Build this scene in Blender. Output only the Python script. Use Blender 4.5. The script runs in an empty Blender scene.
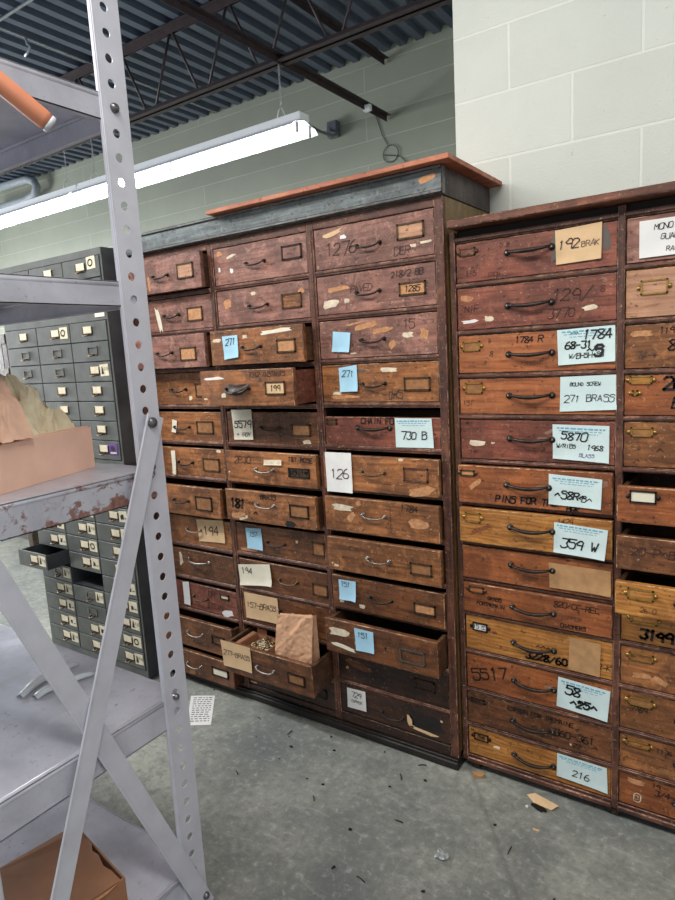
import bpy, bmesh, math, random
from mathutils import Vector, Matrix, noise
random.seed(7)
S = bpy.context.scene
C = S.collection
PI = math.pi

# ------------------------------------------------------------------ colour / materials
def lin(c):
    c = c / 255.0
    return c / 12.92 if c <= 0.04045 else ((c + 0.055) / 1.055) ** 2.4
def rgb(r, g, b): return (lin(r), lin(g), lin(b), 1.0)

class NT:
    def __init__(s, name):
        s.m = bpy.data.materials.new(name); s.m.use_nodes = True
        s.t = s.m.node_tree; s.t.nodes.clear()
        s.out = s.n('ShaderNodeOutputMaterial'); s.b = s.n('ShaderNodeBsdfPrincipled')
        s.l(s.b.outputs[0], s.out.inputs[0])
    def n(s, ty, **k):
        nd = s.t.nodes.new(ty)
        for a, v in k.items(): setattr(nd, a, v)
        return nd
    def l(s, a, b): s.t.links.new(a, b)
    def coord(s, scale=(1, 1, 1), rnd=0.0, loc=(0, 0, 0), kind='Object'):
        tc = s.n('ShaderNodeTexCoord'); mp = s.n('ShaderNodeMapping')
        mp.inputs['Scale'].default_value = scale; mp.inputs['Location'].default_value = loc
        if rnd:
            oi = s.n('ShaderNodeObjectInfo'); mu = s.n('ShaderNodeMath', operation='MULTIPLY')
            mu.inputs[1].default_value = rnd; s.l(oi.outputs['Random'], mu.inputs[0])
            ad = s.n('ShaderNodeVectorMath', operation='ADD')
            s.l(tc.outputs[kind], ad.inputs[0]); s.l(mu.outputs[0], ad.inputs[1]); s.l(ad.outputs[0], mp.inputs[0])
        else: s.l(tc.outputs[kind], mp.inputs[0])
        return mp.outputs[0]
    def noise(s, vec, scale, detail=4, rough=.55, dist=0):
        nd = s.n('ShaderNodeTexNoise'); s.l(vec, nd.inputs['Vector'])
        nd.inputs['Scale'].default_value = scale; nd.inputs['Detail'].default_value = detail
        nd.inputs['Roughness'].default_value = rough; nd.inputs['Distortion'].default_value = dist
        return nd.outputs[0]
    def ramp(s, fac, stops):
        r = s.n('ShaderNodeValToRGB'); e = r.color_ramp.elements
        while len(e) < len(stops): e.new(0.5)
        for el, (p, c) in zip(e, stops):
            el.position = p; el.color = c if isinstance(c, tuple) else (c, c, c, 1)
        s.l(fac, r.inputs[0]); return r.outputs[0]
    def mix(s, f, a, b, mode='MIX'):
        m = s.n('ShaderNodeMix', data_type='RGBA', blend_type=mode)
        for i, v in ((0, f), (6, a), (7, b)):
            if isinstance(v, (int, float, tuple)): m.inputs[i].default_value = v
            else: s.l(v, m.inputs[i])
        return m.outputs[2]
    def set(s, **k):
        for a, v in k.items():
            i = s.b.inputs[a]
            if isinstance(v, (int, float, tuple)): i.default_value = v
            else: s.l(v, i)
    def bump(s, h, strength=.3, dist=.002):
        b = s.n('ShaderNodeBump'); b.inputs['Strength'].default_value = strength; b.inputs['Distance'].default_value = dist
        s.l(h, b.inputs['Height']); s.l(b.outputs[0], s.b.inputs['Normal'])

def plain(name, col, rough=.6, metal=0.0, var=.12, scale=40, alpha=1.0, trans=0.0):
    t = NT(name); v = t.coord(rnd=5)
    n = t.noise(v, scale)
    d = tuple(c * (1 - var * 1.6) for c in col[:3]) + (1,); u = tuple(min(1, c * (1 + var)) for c in col[:3]) + (1,)
    t.set(**{'Base Color': t.ramp(n, [(.3, d), (.7, u)]), 'Roughness': rough, 'Metallic': metal})
    if alpha < 1: t.set(Alpha=alpha)
    if trans: t.set(**{'Transmission Weight': trans})
    t.bump(n, .15, .001)
    return t.m

def wood(name, dark, mid, light, wear=rgb(205, 180, 150), wearamt=.5, rough=.42, grain=1.0, rnd=7.0, along='x', stain=.55, bands=0.0):
    t = NT(name)
    sc = {'x': (1.0, 6, 14), 'z': (14, 6, 1.0), 'y': (10, 1.0, 14)}[along]
    v = t.coord(sc, rnd)
    g = t.noise(v, 5 * grain, 7, .62, .6)
    col = t.ramp(g, [(.28, dark), (.5, mid), (.74, light)])
    if bands:
        w = t.n('ShaderNodeTexWave', wave_type='BANDS', bands_direction='Z'); t.l(t.coord((.35, 1, 1), rnd), w.inputs[0])
        w.inputs['Scale'].default_value = 26; w.inputs['Distortion'].default_value = 9; w.inputs['Detail'].default_value = 3
        col = t.mix(t.ramp(w.outputs['Fac'], [(.35, 0.0), (.9, bands)]), col, dark)
    # blotchy dirt, handled areas and finish loss, all with shapes of their own
    vb = t.coord((1, 1, 1), rnd + 3)
    s1 = t.noise(vb, 9, 5, .6, .4)
    col = t.mix(t.ramp(s1, [(.44, stain), (.62, 0.0)]), col, tuple(c * .42 for c in dark[:3]) + (1,))
    s2 = t.noise(vb, 26, 6, .7, .8)
    col = t.mix(t.ramp(s2, [(.54, 0.0), (.68, .75 * wearamt + .1)]), col, tuple(min(1, c * 1.12) for c in light[:3]) + (1,))
    s3 = t.noise(t.coord((1, 1, 1.6), rnd + 9), 75, 3, .75)
    col = t.mix(t.ramp(s3, [(.635, 0.0), (.68, wearamt)]), col, wear)
    s4 = t.noise(t.coord((1, 1, 1.3), rnd + 5), 55, 3, .7)
    col = t.mix(t.ramp(s4, [(.33, .75), (.40, 0.0)]), col, tuple(c * .3 for c in dark[:3]) + (1,))
    t.set(**{'Base Color': col, 'Roughness': t.ramp(s1, [(.3, rough + .2), (.7, rough)])})
    t.bump(g, .35, .002)
    return t.m

M = {}
M['mauve'] = wood('mauve_haze_tinted_wood', rgb(98, 62, 53), rgb(148, 100, 85), rgb(178, 132, 114), wearamt=.6)  # pinkish haze and cool lamp light on the top rows, put into the colour
M['brown'] = wood('brown_oak', rgb(86, 49, 24), rgb(154, 96, 52), rgb(190, 126, 76), wearamt=.55)
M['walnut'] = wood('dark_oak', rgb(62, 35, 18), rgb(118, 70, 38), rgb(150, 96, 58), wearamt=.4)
M['dim'] = wood('shade_dimmed_oak', rgb(32, 18, 12), rgb(60, 35, 23), rgb(82, 50, 32), wearamt=.3)  # oak darkened in its colour for the weak light near the floor
M['frame'] = wood('frame_mahogany', rgb(58, 33, 24), rgb(98, 58, 42), rgb(134, 88, 66), wearamt=.6)
M['framez'] = wood('frame_mahogany_upright', rgb(58, 33, 24), rgb(98, 58, 42), rgb(134, 88, 66), wearamt=.6, along='z')
M['red'] = wood('red_brown_wood', rgb(88, 43, 31), rgb(136, 75, 56), rgb(166, 100, 77), wearamt=.45)
M['orange'] = wood('orange_fir', rgb(112, 56, 26), rgb(172, 100, 56), rgb(198, 128, 78), wearamt=.25, stain=.3)
M['amber'] = wood('amber_oak', rgb(96, 48, 20), rgb(152, 84, 42), rgb(182, 110, 62), wearamt=.35, stain=.4)
M['gold'] = wood('golden_pine', rgb(122, 70, 24), rgb(190, 126, 58), rgb(212, 152, 80), wearamt=.25, stain=.3, bands=.45)
M['pale'] = wood('pale_fir', rgb(140, 92, 66), rgb(186, 138, 106), rgb(204, 160, 128), wearamt=.2, stain=.25)
M['inner'] = wood('raw_drawer_wood', rgb(62, 40, 26), rgb(96, 66, 44), rgb(124, 90, 62), wearamt=.15)
M['cornice'] = wood('green_grey_painted_wood', rgb(62, 64, 64), rgb(98, 106, 106), rgb(130, 140, 138), wear=rgb(150, 110, 84), wearamt=.5, stain=.4)
M['side'] = wood('ochre_side_panel', rgb(96, 76, 42), rgb(134, 108, 62), rgb(156, 130, 80), along='z', wearamt=.2, stain=.3)
M['cside'] = wood('dark_cornice_end', rgb(34, 26, 26), rgb(60, 46, 44), rgb(84, 64, 58), along='z', wearamt=.2)
M['ply'] = wood('orange_plywood', rgb(130, 72, 48), rgb(178, 104, 72), rgb(200, 132, 96), wearamt=.2, stain=.2, along='x')
M['topboard'] = wood('weathered_top_board', rgb(70, 38, 26), rgb(128, 74, 50), rgb(160, 104, 76), wearamt=.4)
M['base'] = wood('black_plinth', rgb(18, 14, 12), rgb(34, 26, 22), rgb(50, 40, 34), wearamt=.15)
M['void'] = plain('dark_back_panel', rgb(38, 28, 22), .8)
M['iron'] = plain('dark_iron', rgb(58, 50, 46), .42, .7, .3, 60)
M['steelwire'] = plain('worn_steel', rgb(140, 132, 124), .35, .85, .2, 60)
M['bronze'] = plain('dull_bronze', rgb(96, 78, 58), .4, .7, .3, 70)
M['brass'] = plain('yellow_brass', rgb(176, 140, 74), .35, .75, .2, 70)
M['manila'] = plain('manila_card', rgb(212, 178, 136), .8, 0, .06, 20)
M['tancard'] = plain('tan_card', rgb(150, 102, 62), .8, 0, .2, 60)
M['boardcard'] = plain('tan_board', rgb(176, 134, 90), .8, 0, .12, 40)
M['cream'] = plain('cream_card', rgb(226, 218, 196), .75, 0, .05, 30)
M['white'] = plain('white_paper', rgb(222, 220, 216), .75, 0, .04, 20)
M['blue'] = plain('pale_blue_paper', rgb(164, 206, 226), .75, 0, .05, 20)
M['ice'] = plain('ice_blue_card', rgb(204, 222, 220), .7, 0, .04, 20)
M['bluehead'] = plain('blue_print', rgb(120, 170, 190), .75, 0, .1, 60)
M['ink'] = plain('black_ink', rgb(22, 18, 18), .6, 0, .1)
M['pencil'] = plain('faded_ink', rgb(76, 60, 56), .7, 0, .15)
M['fade'] = plain('very_faded_ink', rgb(66, 38, 30), .7, 0, .2)
M['tape'] = plain('grey_tape', rgb(92, 84, 78), .5, 0, .1)
M['clear'] = plain('clear_tape', rgb(190, 160, 140), .15, 0, .1, 60, alpha=.35)
M['torn'] = plain('torn_paper', rgb(218, 202, 176), .85, 0, .15, 60)
M['bare'] = plain('bare_wood_scrape', rgb(190, 136, 92), .75, 0, .2, 90)
M['oldcard'] = plain('aged_card', rgb(216, 204, 176), .75, 0, .1, 40)
M['purple'] = plain('purple_print', rgb(96, 60, 130), .6, 0, .1)

t = NT('green_grey_cabinet_paint'); v = t.coord(rnd=6)
n = t.noise(v, 12, 5, .6); n2 = t.noise(v, 120, 3, .7)
c = t.ramp(n, [(.3, rgb(76, 78, 74)), (.7, rgb(98, 100, 96))])
c = t.mix(t.ramp(n2, [(.68, 0.0), (.74, .5)]), c, rgb(120, 118, 108))
t.set(**{'Base Color': c, 'Roughness': .42, 'Metallic': .15}); M['steel'] = t.m
t = NT('dark_cabinet_paint'); v = t.coord(rnd=6)
n = t.noise(v, 10, 5, .6)
t.set(**{'Base Color': t.ramp(n, [(.3, rgb(62, 64, 68)), (.7, rgb(84, 86, 90))]), 'Roughness': .4, 'Metallic': .15}); M['steeldark'] = t.m

def shelf_paint(name, rust):
    t = NT(name); v = t.coord((1, 1, 1))
    n = t.noise(v, 7, 6, .6, .3); n2 = t.noise(v, 34, 6, .7, .5); n3 = t.noise(v, 90, 4, .7)
    c = t.ramp(n, [(.3, rgb(172, 172, 182)), (.7, rgb(206, 206, 216))])
    c = t.mix(t.ramp(n3, [(.62, 0.0), (.72, .5)]), c, rgb(110, 106, 112))
    r = t.ramp(n2, [(.62 - .12 * rust, 0.0), (.68 - .12 * rust, .85)])
    msk = t.ramp(n, [(.5 - .1 * rust, 0.0), (.6 - .1 * rust, min(1.0, .35 + rust))])
    mm = t.n('ShaderNodeMath', operation='MULTIPLY'); t.l(r, mm.inputs[0]); t.l(msk, mm.inputs[1])
    c = t.mix(mm.outputs[0], c, rgb(128, 82, 66))
    if rust > .5:
        # the worn-through patch on the outer lip, strongest near the post
        tc = t.n('ShaderNodeTexCoord'); sp = t.n('ShaderNodeSeparateXYZ'); t.l(tc.outputs['Object'], sp.inputs[0])
        a = t.n('ShaderNodeMath', operation='MULTIPLY_ADD'); t.l(sp.outputs['Y'], a.inputs[0]); a.inputs[1].default_value = 1.5; a.inputs[2].default_value = -1.5 * .80 + .47 + 11 * 1.14
        q = t.n('ShaderNodeMath', operation='MULTIPLY_ADD'); t.l(sp.outputs['Z'], q.inputs[0]); q.inputs[1].default_value = -11; t.l(a.outputs[0], q.inputs[2])
        w = t.n('ShaderNodeMath', operation='MULTIPLY_ADD'); t.l(t.noise(v, 22, 6, .7, .6), w.inputs[0]); w.inputs[1].default_value = 1.3; t.l(q.outputs[0], w.inputs[2])
        sc = t.n('ShaderNodeMath', operation='SUBTRACT'); t.l(w.outputs[0], sc.inputs[0]); sc.inputs[1].default_value = .6
        c = t.mix(t.ramp(sc.outputs[0], [(.46, 0.0), (.54, .9)]), c, t.ramp(n3, [(.35, rgb(112, 68, 56)), (.65, rgb(158, 108, 88))]))
    t.set(**{'Base Color': c, 'Roughness': t.ramp(n, [(.3, .42), (.7, .28)]), 'Metallic': .12 if rust < .2 else .3}); t.bump(n2, .12, .001)
    return t.m
M['shelf'] = shelf_paint('grey_shelf_paint', .0)
M['rusty'] = shelf_paint('rust_worn_shelf_paint', .75)
M['deckp'] = shelf_paint('scuffed_shelf_deck', .25)
M['bolt'] = plain('steel_bolt', rgb(120, 116, 120), .35, .8)
M['post'] = plain('grey_post_paint', rgb(204, 204, 213), .42, .15, .06, 14)

def blocks(name, base, mort, ox, oz, bw, bh, msize=.006, flip=False):
    t = NT(name)
    tc = t.n('ShaderNodeTexCoord'); sp = t.n('ShaderNodeSeparateXYZ'); cb = t.n('ShaderNodeCombineXYZ')
    t.l(tc.outputs['Object'], sp.inputs[0])
    for i, (o, off) in enumerate((('Y' if flip else 'X', ox), ('Z', oz))):
        a = t.n('ShaderNodeMath', operation='SUBTRACT'); a.inputs[1].default_value = off - 40 * (bw if i == 0 else bh)
        t.l(sp.outputs[o], a.inputs[0]); t.l(a.outputs[0], cb.inputs[i])
    b = t.n('ShaderNodeTexBrick'); t.l(cb.outputs[0], b.inputs[0])
    b.offset = .5; b.inputs['Scale'].default_value = 1; b.inputs['Mortar Size'].default_value = msize
    b.inputs['Brick Width'].default_value = bw; b.inputs['Row Height'].default_value = bh; b.inputs['Mortar Smooth'].default_value = .2
    b.inputs['Bias'].default_value = 0
    d = tuple(x * .93 for x in base[:3]) + (1,)
    b.inputs['Color1'].default_value = base; b.inputs['Color2'].default_value = d; b.inputs['Mortar'].default_value = mort
    v = t.coord(); n = t.noise(v, 3, 6, .6); n2 = t.noise(v, 120, 3, .7); n3 = t.noise(v, 45, 3, .6)
    c = t.mix(t.ramp(n, [(.35, .22), (.6, 0.0)]), b.outputs[0], tuple(x * .7 for x in base[:3]) + (1,))
    c = t.mix(t.ramp(n3, [(.70, 0.0), (.74, .5)]), c, tuple(x * .55 for x in base[:3]) + (1,))
    t.set(**{'Base Color': c, 'Roughness': .55})
    h = t.n('ShaderNodeMath', operation='MULTIPLY_ADD'); t.l(b.outputs['Fac'], h.inputs[0]); h.inputs[1].default_value = -1.0
    t.l(t.ramp(n2, [(.3, 0.0), (.7, .25)]), h.inputs[2]); t.bump(h.outputs[0], .5, .004)
    return t.m
M['wwall'] = blocks('white_painted_blockwork', rgb(206, 210, 200), rgb(218, 221, 212), -.7455, 2.0465, .404, .206, .0045)
M['gwall'] = blocks('green_painted_blockwork', rgb(152, 157, 143), rgb(176, 180, 168), -3.0, 3.44, 4.064, .2, .004)
M['lwall'] = blocks('pale_side_blockwork', rgb(168, 172, 164), rgb(180, 184, 176), 0, 0, .4064, .2032, flip=True)

t = NT('worn_concrete'); v = t.coord()
n1 = t.noise(v, 1.3, 6, .6, .3); n2 = t.noise(v, 9, 7, .7, .4); n3 = t.noise(v, 160, 3, .7); n4 = t.noise(t.coord((1, 3.2, 1)), 4, 8, .72, 1.2)
c = t.ramp(n1, [(.36, rgb(106, 110, 108)), (.64, rgb(162, 163, 150))])
c = t.mix(t.ramp(n2, [(.38, .45), (.56, 0.0)]), c, rgb(98, 100, 98))
n5 = t.noise(t.coord(), 38, 6, .75, .3); c = t.mix(t.ramp(n5, [(.38, .5), (.5, 0.0)]), c, rgb(100, 102, 100)); c = t.mix(t.ramp(n5, [(.54, 0.0), (.66, .45)]), c, rgb(186, 188, 180))
n6 = t.noise(t.coord((1, 9, 1), loc=(2, 1, 0)), 5, 6, .8, 2.5); c = t.mix(t.ramp(n6, [(.64, 0.0), (.69, .5)]), c, rgb(70, 72, 72))
c = t.mix(t.ramp(n4, [(.58, 0.0), (.68, .45)]), c, rgb(176, 176, 170))
c = t.mix(t.ramp(n4, [(.30, .5), (.38, 0.0)]), c, rgb(80, 82, 84))
c = t.mix(t.ramp(n3, [(.62, 0.0), (.74, .4)]), c, rgb(180, 182, 180))
c = t.mix(t.ramp(n3, [(.26, .5), (.34, 0.0)]), c, rgb(60, 60, 60))
cr = t.n('ShaderNodeTexVoronoi', feature='DISTANCE_TO_EDGE'); t.l(t.coord((.55, .55, .55), loc=(.3, .1, 0)), cr.inputs['Vector']); cr.inputs['Scale'].default_value = 1
c = t.mix(t.ramp(cr.outputs[0], [(.0, .5), (.006, 0.0)]), c, rgb(90, 92, 92))
t.set(**{'Base Color': c, 'Roughness': t.ramp(n2, [(.3, .62), (.7, .45)])}); t.bump(n2, .2, .003); M['floor'] = t.m

M['deckmetal'] = plain('grey_blue_roof_deck', rgb(80, 90, 106), .45, .2, .1, 6)
M['joist'] = plain('brown_red_oxide_joist', rgb(62, 50, 54), .55, .2, .2, 20)
M['conduit'] = plain('galvanised_conduit', rgb(190, 194, 200), .4, .6)
M['card'] = plain('plain_cardboard', rgb(238, 194, 170), .8, 0, .05, 14)
M['cardbrown'] = plain('brown_cardboard', rgb(158, 110, 78), .8, 0, .1, 12)
M['cardedge'] = plain('cut_cardboard_edge', rgb(186, 132, 92), .8, 0, .15, 90)
M['kraft'] = plain('kraft_paper', rgb(242, 196, 168), .75, 0, .12, 16)
M['bagpaper'] = plain('crumpled_bag_paper', rgb(206, 158, 122), .7, 0, .14, 22)
M['tissue'] = plain('yellowed_wrapping_paper', rgb(244, 224, 188), .55, 0, .2, 16)
M['rodorange'] = plain('orange_painted_wood', rgb(214, 136, 100), .5, 0, .08, 14)
M['plastic'] = plain('glossy_white_plastic', rgb(214, 222, 224), .2, 0, .05)
M['brassbits'] = plain('brass_pieces', rgb(196, 158, 96), .3, .8, .35, 150)
M['darkbits'] = plain('blackened_metal', rgb(38, 34, 32), .5, .4)
M['foil'] = plain('clear_wrapper', rgb(190, 194, 194), .15, 0, .2, 80, alpha=.6)
M['enamel'] = plain('white_enamel', rgb(235, 238, 242), .35, 0, .02)
M['cable'] = plain('grey_cable', rgb(70, 72, 76), .5)
M['jbox'] = plain('grey_box', rgb(112, 118, 130), .4, .5)
M['pipe'] = plain('pale_blue_grey_pipe', rgb(150, 158, 166), .5)
M['redcap'] = plain('grey_cap', rgb(200, 200, 204), .5)
M['rackwood'] = wood('rack_timber', rgb(44, 32, 24), rgb(70, 52, 40), rgb(90, 70, 54))
t = NT('fluorescent_tube'); t.set(**{'Base Color': (1, 1, 1, 1), 'Emission Color': (.93, .97, 1, 1), 'Emission Strength': 17.0}); M['tube'] = t.m

def worn(name, a, b, cut=.5):
    t = NT(name); v = t.coord(rnd=7); n = t.noise(v, 38, 5, .75, .3); n2 = t.noise(t.coord(rnd=11), 9, 3)
    c = t.ramp(n, [(cut - .06, a), (cut + .08, b)])
    c = t.mix(t.ramp(n2, [(.42, 0.0), (.6, .8)]), c, a)
    t.set(**{'Base Color': c, 'Roughness': .6}); return t.m
M['edge_red'] = worn('chipped_red_brown_edge', rgb(80, 46, 36), rgb(178, 138, 116))
M['edge_brown'] = worn('chipped_brown_edge', rgb(92, 56, 32), rgb(198, 160, 122))
M['edge_dark'] = worn('chipped_dark_edge', rgb(48, 32, 24), rgb(140, 108, 84), .55)
M['edge_gold'] = worn('chipped_golden_edge', rgb(136, 84, 40), rgb(214, 170, 112))
WORN = dict(mauve='edge_red', red='edge_red', frame='edge_red', framez='edge_red', topboard='edge_red', brown='edge_brown', walnut='edge_brown', amber='edge_brown', orange='edge_brown',
            gold='edge_gold', pale='edge_gold', dim='edge_dark', cornice='edge_dark', cside='edge_dark')
# ------------------------------------------------------------------ mesh builder
class MB:
    def __init__(s): s.v = []; s.f = []; s.mi = []; s.sm = []; s.mats = []
    def mat(s, m):
        m = M[m] if isinstance(m, str) else m
        if m not in s.mats: s.mats.append(m)
        return s.mats.index(m)
    def add(s, vs, fs, m, X=None, smooth=False):
        b = len(s.v); k = s.mat(m)
        for p in vs:
            p = Vector(p)
            if X is not None: p = X @ p
            s.v.append(p)
        for f in fs: s.f.append([b + i for i in f]); s.mi.append(k); s.sm.append(smooth)
        return s
    def box(s, lo, hi, m, ch=0.0, X=None):
        (x0, y0, z0), (x1, y1, z1) = lo, hi
        if ch <= 0:
            vs = [(x, y, z) for x in (x0, x1) for y in (y0, y1) for z in (z0, z1)]
            fs = [(0, 1, 3, 2), (4, 6, 7, 5), (0, 4, 5, 1), (2, 3, 7, 6), (0, 2, 6, 4), (1, 5, 7, 3)]
            return s.add(vs, fs, m, X)
        bm = bmesh.new()
        g = bmesh.ops.create_cube(bm, size=1)
        for v in bm.verts:
            v.co = Vector((x0 + (v.co.x + .5) * (x1 - x0), y0 + (v.co.y + .5) * (y1 - y0), z0 + (v.co.z + .5) * (z1 - z0)))
        bmesh.ops.bevel(bm, geom=bm.edges[:], offset=ch, segments=1, affect='EDGES')
        bm.verts.index_update()
        vc = [v.co.copy() for v in bm.verts]
        if m in WORN:
            bm.normal_update()
            flat = [f for f in bm.faces if max(abs(c) for c in f.normal) > .99]; worn = [f for f in bm.faces if max(abs(c) for c in f.normal) <= .99]
            s.add(vc, [[v.index for v in f.verts] for f in flat], m, X); s.add(vc, [[v.index for v in f.verts] for f in worn], WORN[m], X)
        else: s.add(vc, [[v.index for v in f.verts] for f in bm.faces], m, X)
        bm.free(); return s
    def tube(s, pts, r, m, seg=8, X=None, closed=False, cap=True):
        pts = [Vector(p) for p in pts]; n = len(pts); rs = r if isinstance(r, (list, tuple)) else [r] * n
        vs, fs = [], []
        up = None
        for i, p in enumerate(pts):
            if closed: d = pts[(i + 1) % n] - pts[i - 1]
            else: d = pts[min(i + 1, n - 1)] - pts[max(i - 1, 0)]
            d.normalize()
            if up is None:
                up = Vector((0, 0, 1)) if abs(d.z) < .9 else Vector((1, 0, 0))
            a = d.cross(up); a.normalize(); b = a.cross(d); b.normalize(); up = b
            for k in range(seg):
                an = 2 * PI * k / seg
                vs.append(p + (a * math.cos(an) + b * math.sin(an)) * rs[i])
        for i in range(n if closed else n - 1):
            j = (i + 1) % n
            for k in range(seg):
                k2 = (k + 1) % seg
                fs.append((i * seg + k, i * seg + k2, j * seg + k2, j * seg + k))
        if cap and not closed:
            fs.append(tuple(range(seg))[::-1]); fs.append(tuple((n - 1) * seg + k for k in range(seg)))
        return s.add(vs, fs, m, X, smooth=True)
    def cyl(s, a, b, r, m, seg=12, X=None): return s.tube([a, b], r, m, seg, X)
    def poly(s, pts, m, depth=None, X=None):
        pts = [Vector(p) for p in pts]; n = len(pts)
        if depth is None: return s.add(pts, [tuple(range(n))], m, X)
        d = Vector(depth)
        vs = pts + [p + d for p in pts]
        fs = [tuple(range(n)), tuple(range(n, 2 * n))[::-1]] + [(i, i + n, (i + 1) % n + n, (i + 1) % n) for i in range(n)]
        return s.add(vs, fs, m, X)
    def ribbon(s, pts, w, m, y, X=None):
        # flat stroke of ink in the XZ plane at depth y
        for (ax, az), (bx, bz) in zip(pts[:-1], pts[1:]):
            dx, dz = bx - ax, bz - az; L = math.hypot(dx, dz) or 1e-6
            ux, uz = dx / L * w * .35, dz / L * w * .35; nx, nz = -dz / L * w / 2, dx / L * w / 2
            q = [(ax - ux + nx, az - uz + nz), (ax - ux - nx, az - uz - nz), (bx + ux - nx, bz + uz - nz), (bx + ux + nx, bz + uz + nz)]
            s.add([(a, y(a, b) if callable(y) else y, b) for a, b in q], [(0, 1, 2, 3)], m, X)
        return s
    def build(s, name, parent=None, label=None, loc=None, rot=None):
        me = bpy.data.meshes.new(name); me.from_pydata([tuple(v) for v in s.v], [], s.f)
        for m in s.mats: me.materials.append(m)
        for p, k, sm in zip(me.polygons, s.mi, s.sm): p.material_index = k; p.use_smooth = sm
        bm = bmesh.new(); bm.from_mesh(me); bmesh.ops.recalc_face_normals(bm, faces=bm.faces[:]); bm.to_mesh(me); bm.free()
        o = bpy.data.objects.new(name, me); C.objects.link(o)
        if parent is not None: o.parent = parent
        if label: o['label'] = label
        if loc: o.location = loc
        if rot: o.rotation_euler = rot
        return o

def thing(name, label, cat, loc=(0, 0, 0), group=None):
    o = bpy.data.objects.new(name, None); C.objects.link(o); o.location = loc; o.empty_display_size = .1
    o['label'] = label; o['category'] = cat
    if group: o['group'] = group
    return o
def tag(o, label, cat, group=None, kind=None):
    o['label'] = label; o['category'] = cat
    if group: o['group'] = group
    if kind: o['kind'] = kind
    return o
def struct(o): o['kind'] = 'structure'; return o

# ------------------------------------------------------------------ single-stroke handwriting
G = {'0': '103041453616050110', '1': '152620', '2': '05163645440040', '3': '064633424130100 1', '4': '360242 3630', '5': '460604344341301001',
 '6': '3615020110304142330302', '7': '064620', '8': '2314051636453423 2342413010011223', '9': '433313041526364540', 'A': '002640 1232',
 'B': '000636453403 344342413000', 'C': '4536160501103041', 'D': '00062644422000', 'E': '46060040 0333', 'F': '460600 0333', 'G': '45361605011030414323',
 'H': '0006 4046 0343', 'I': '2026', 'J': '4641301001', 'K': '0006 460340', 'L': '060040', 'M': '0006234640', 'N': '00064046', 'O': '103041453616050110',
 'P': '00063645443303', 'Q': '103041453616050110 2240', 'R': '00063645443303 2340', 'S': '4536160514344341301001', 'T': '0646 2620', 'U': '060110304146',
 'V': '062046', 'W': '0610233046', 'X': '0046 0640', 'Y': '0623462 3', 'Z': '06460040', '-': '0343', '.': '2021', '/': '0046', "'": '2624', '"': '1614 3634',
 '+': '0343 2125', '~': '0213243342', '#': '0006400646 0343 0541'}
G['3'] = '0646334241301001'; G['Y'] = '062346 2320'
def write(mb, text, cx, cz, size, ink='ink', bold=1.0, y=-.0008, slant=.12, rot=0.0, X=None, rnd=None, fit=None):
    rnd = rnd or random
    size *= .84
    if fit: size = min(size, fit / (.78 * len(text)))
    adv = size * .78; tot = adv * len(text) - size * .15
    x = -tot / 2; cr, sr = math.cos(rot), math.sin(rot)
    for ch in text:
        g = G.get(ch)
        k = rnd.uniform(.86, 1.1); dz = rnd.uniform(-.06, .06) * size; sl = slant + rnd.uniform(-.1, .1)
        if g:
            for st in g.split(' '):
                pts = []
                for i in range(0, len(st) - 1, 2):
                    px = int(st[i]) / 6 * size * k; pz = (int(st[i + 1]) / 6 - .5) * size * k + dz
                    px += sl * pz + rnd.uniform(-.02, .02) * size
                    X0 = x + px
                    pts.append((cx + X0 * cr - pz * sr, cz + X0 * sr + pz * cr))
                mb.ribbon(pts, size * .10 * bold, ink, y, X)
        x += adv

def blob(cx, cz, w, h, n=11, rag=.35, rot=0, seed=0):
    r = random.Random(seed); out = []
    for i in range(n):
        a = 2 * PI * i / n; c, s = math.cos(a), math.sin(a)
        k = 1 / max(abs(c), abs(s)) * (1 - r.random() * rag)
        px, pz = c * k * w / 2, s * k * h / 2
        out.append((cx + px * math.cos(rot) - pz * math.sin(rot), cz + px * math.sin(rot) + pz * math.cos(rot)))
    return out

# ------------------------------------------------------------------ drawer hardware (local: face plane y=0, viewer at -y)
def bail(mb, cx, cz, w=.085, drop=.016, m='iron', r=.0024, out=.02):
    for s in (-1, 1):
        x = cx + s * w / 2
        mb.cyl((x, 0, cz), (x, -.003, cz), .007, m, 10); mb.cyl((x, -.003, cz), (x, -out * .6, cz), .005, m, 8)
    pts = []
    for i in range(11):
        a = i / 10; s = math.sin(a * PI) ** .5 if 0 < a < 1 else 0
        pts.append((cx + (a - .5) * w, -out * .55 - .006 * s, cz - drop * s))
    mb.tube(pts, [r * (1 + .5 * math.sin(PI * i / 10)) for i in range(11)], m, 8)
def bridge(mb, cx, cz, w=.125, m='iron', sag=.006):
    for s in (-1, 1):
        x = cx + s * w / 2
        mb.cyl((x, 0, cz), (x, -.004, cz), .0095, m, 12); mb.cyl((x, -.005, cz), (x, -.008, cz), .004, 'steelwire', 8)
    pts, rs = [], []
    for i in range(13):
        a = i / 12; s = math.sin(a * PI)
        pts.append((cx + (a - .5) * w * .97, -.005 - .020 * s ** .6, cz - sag * s + .002)); rs.append(.0036 + .0024 * s)
    mb.tube(pts, rs, m, 9)
def cup(mb, cx, cz, w=.09, m='steelwire'):
    n = 12; vs = []; fs = []
    for i in range(n + 1):
        a = i / n; s = math.sin(PI * a)
        for (o, d) in ((0, .012), (.022 * s, .006), (.03 * s, -.014 * s)):
            vs.append((cx + (a - .5) * w, -.002 - o, cz + d - .002 * s))
    for i in range(n):
        for k in range(2): fs.append((i * 3 + k, i * 3 + k + 1, i * 3 + k + 4, i * 3 + k + 3))
    mb.add(vs, fs, m, smooth=True)
    bail(mb, cx, cz - .004, w, .018, m, .004, .03)
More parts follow.
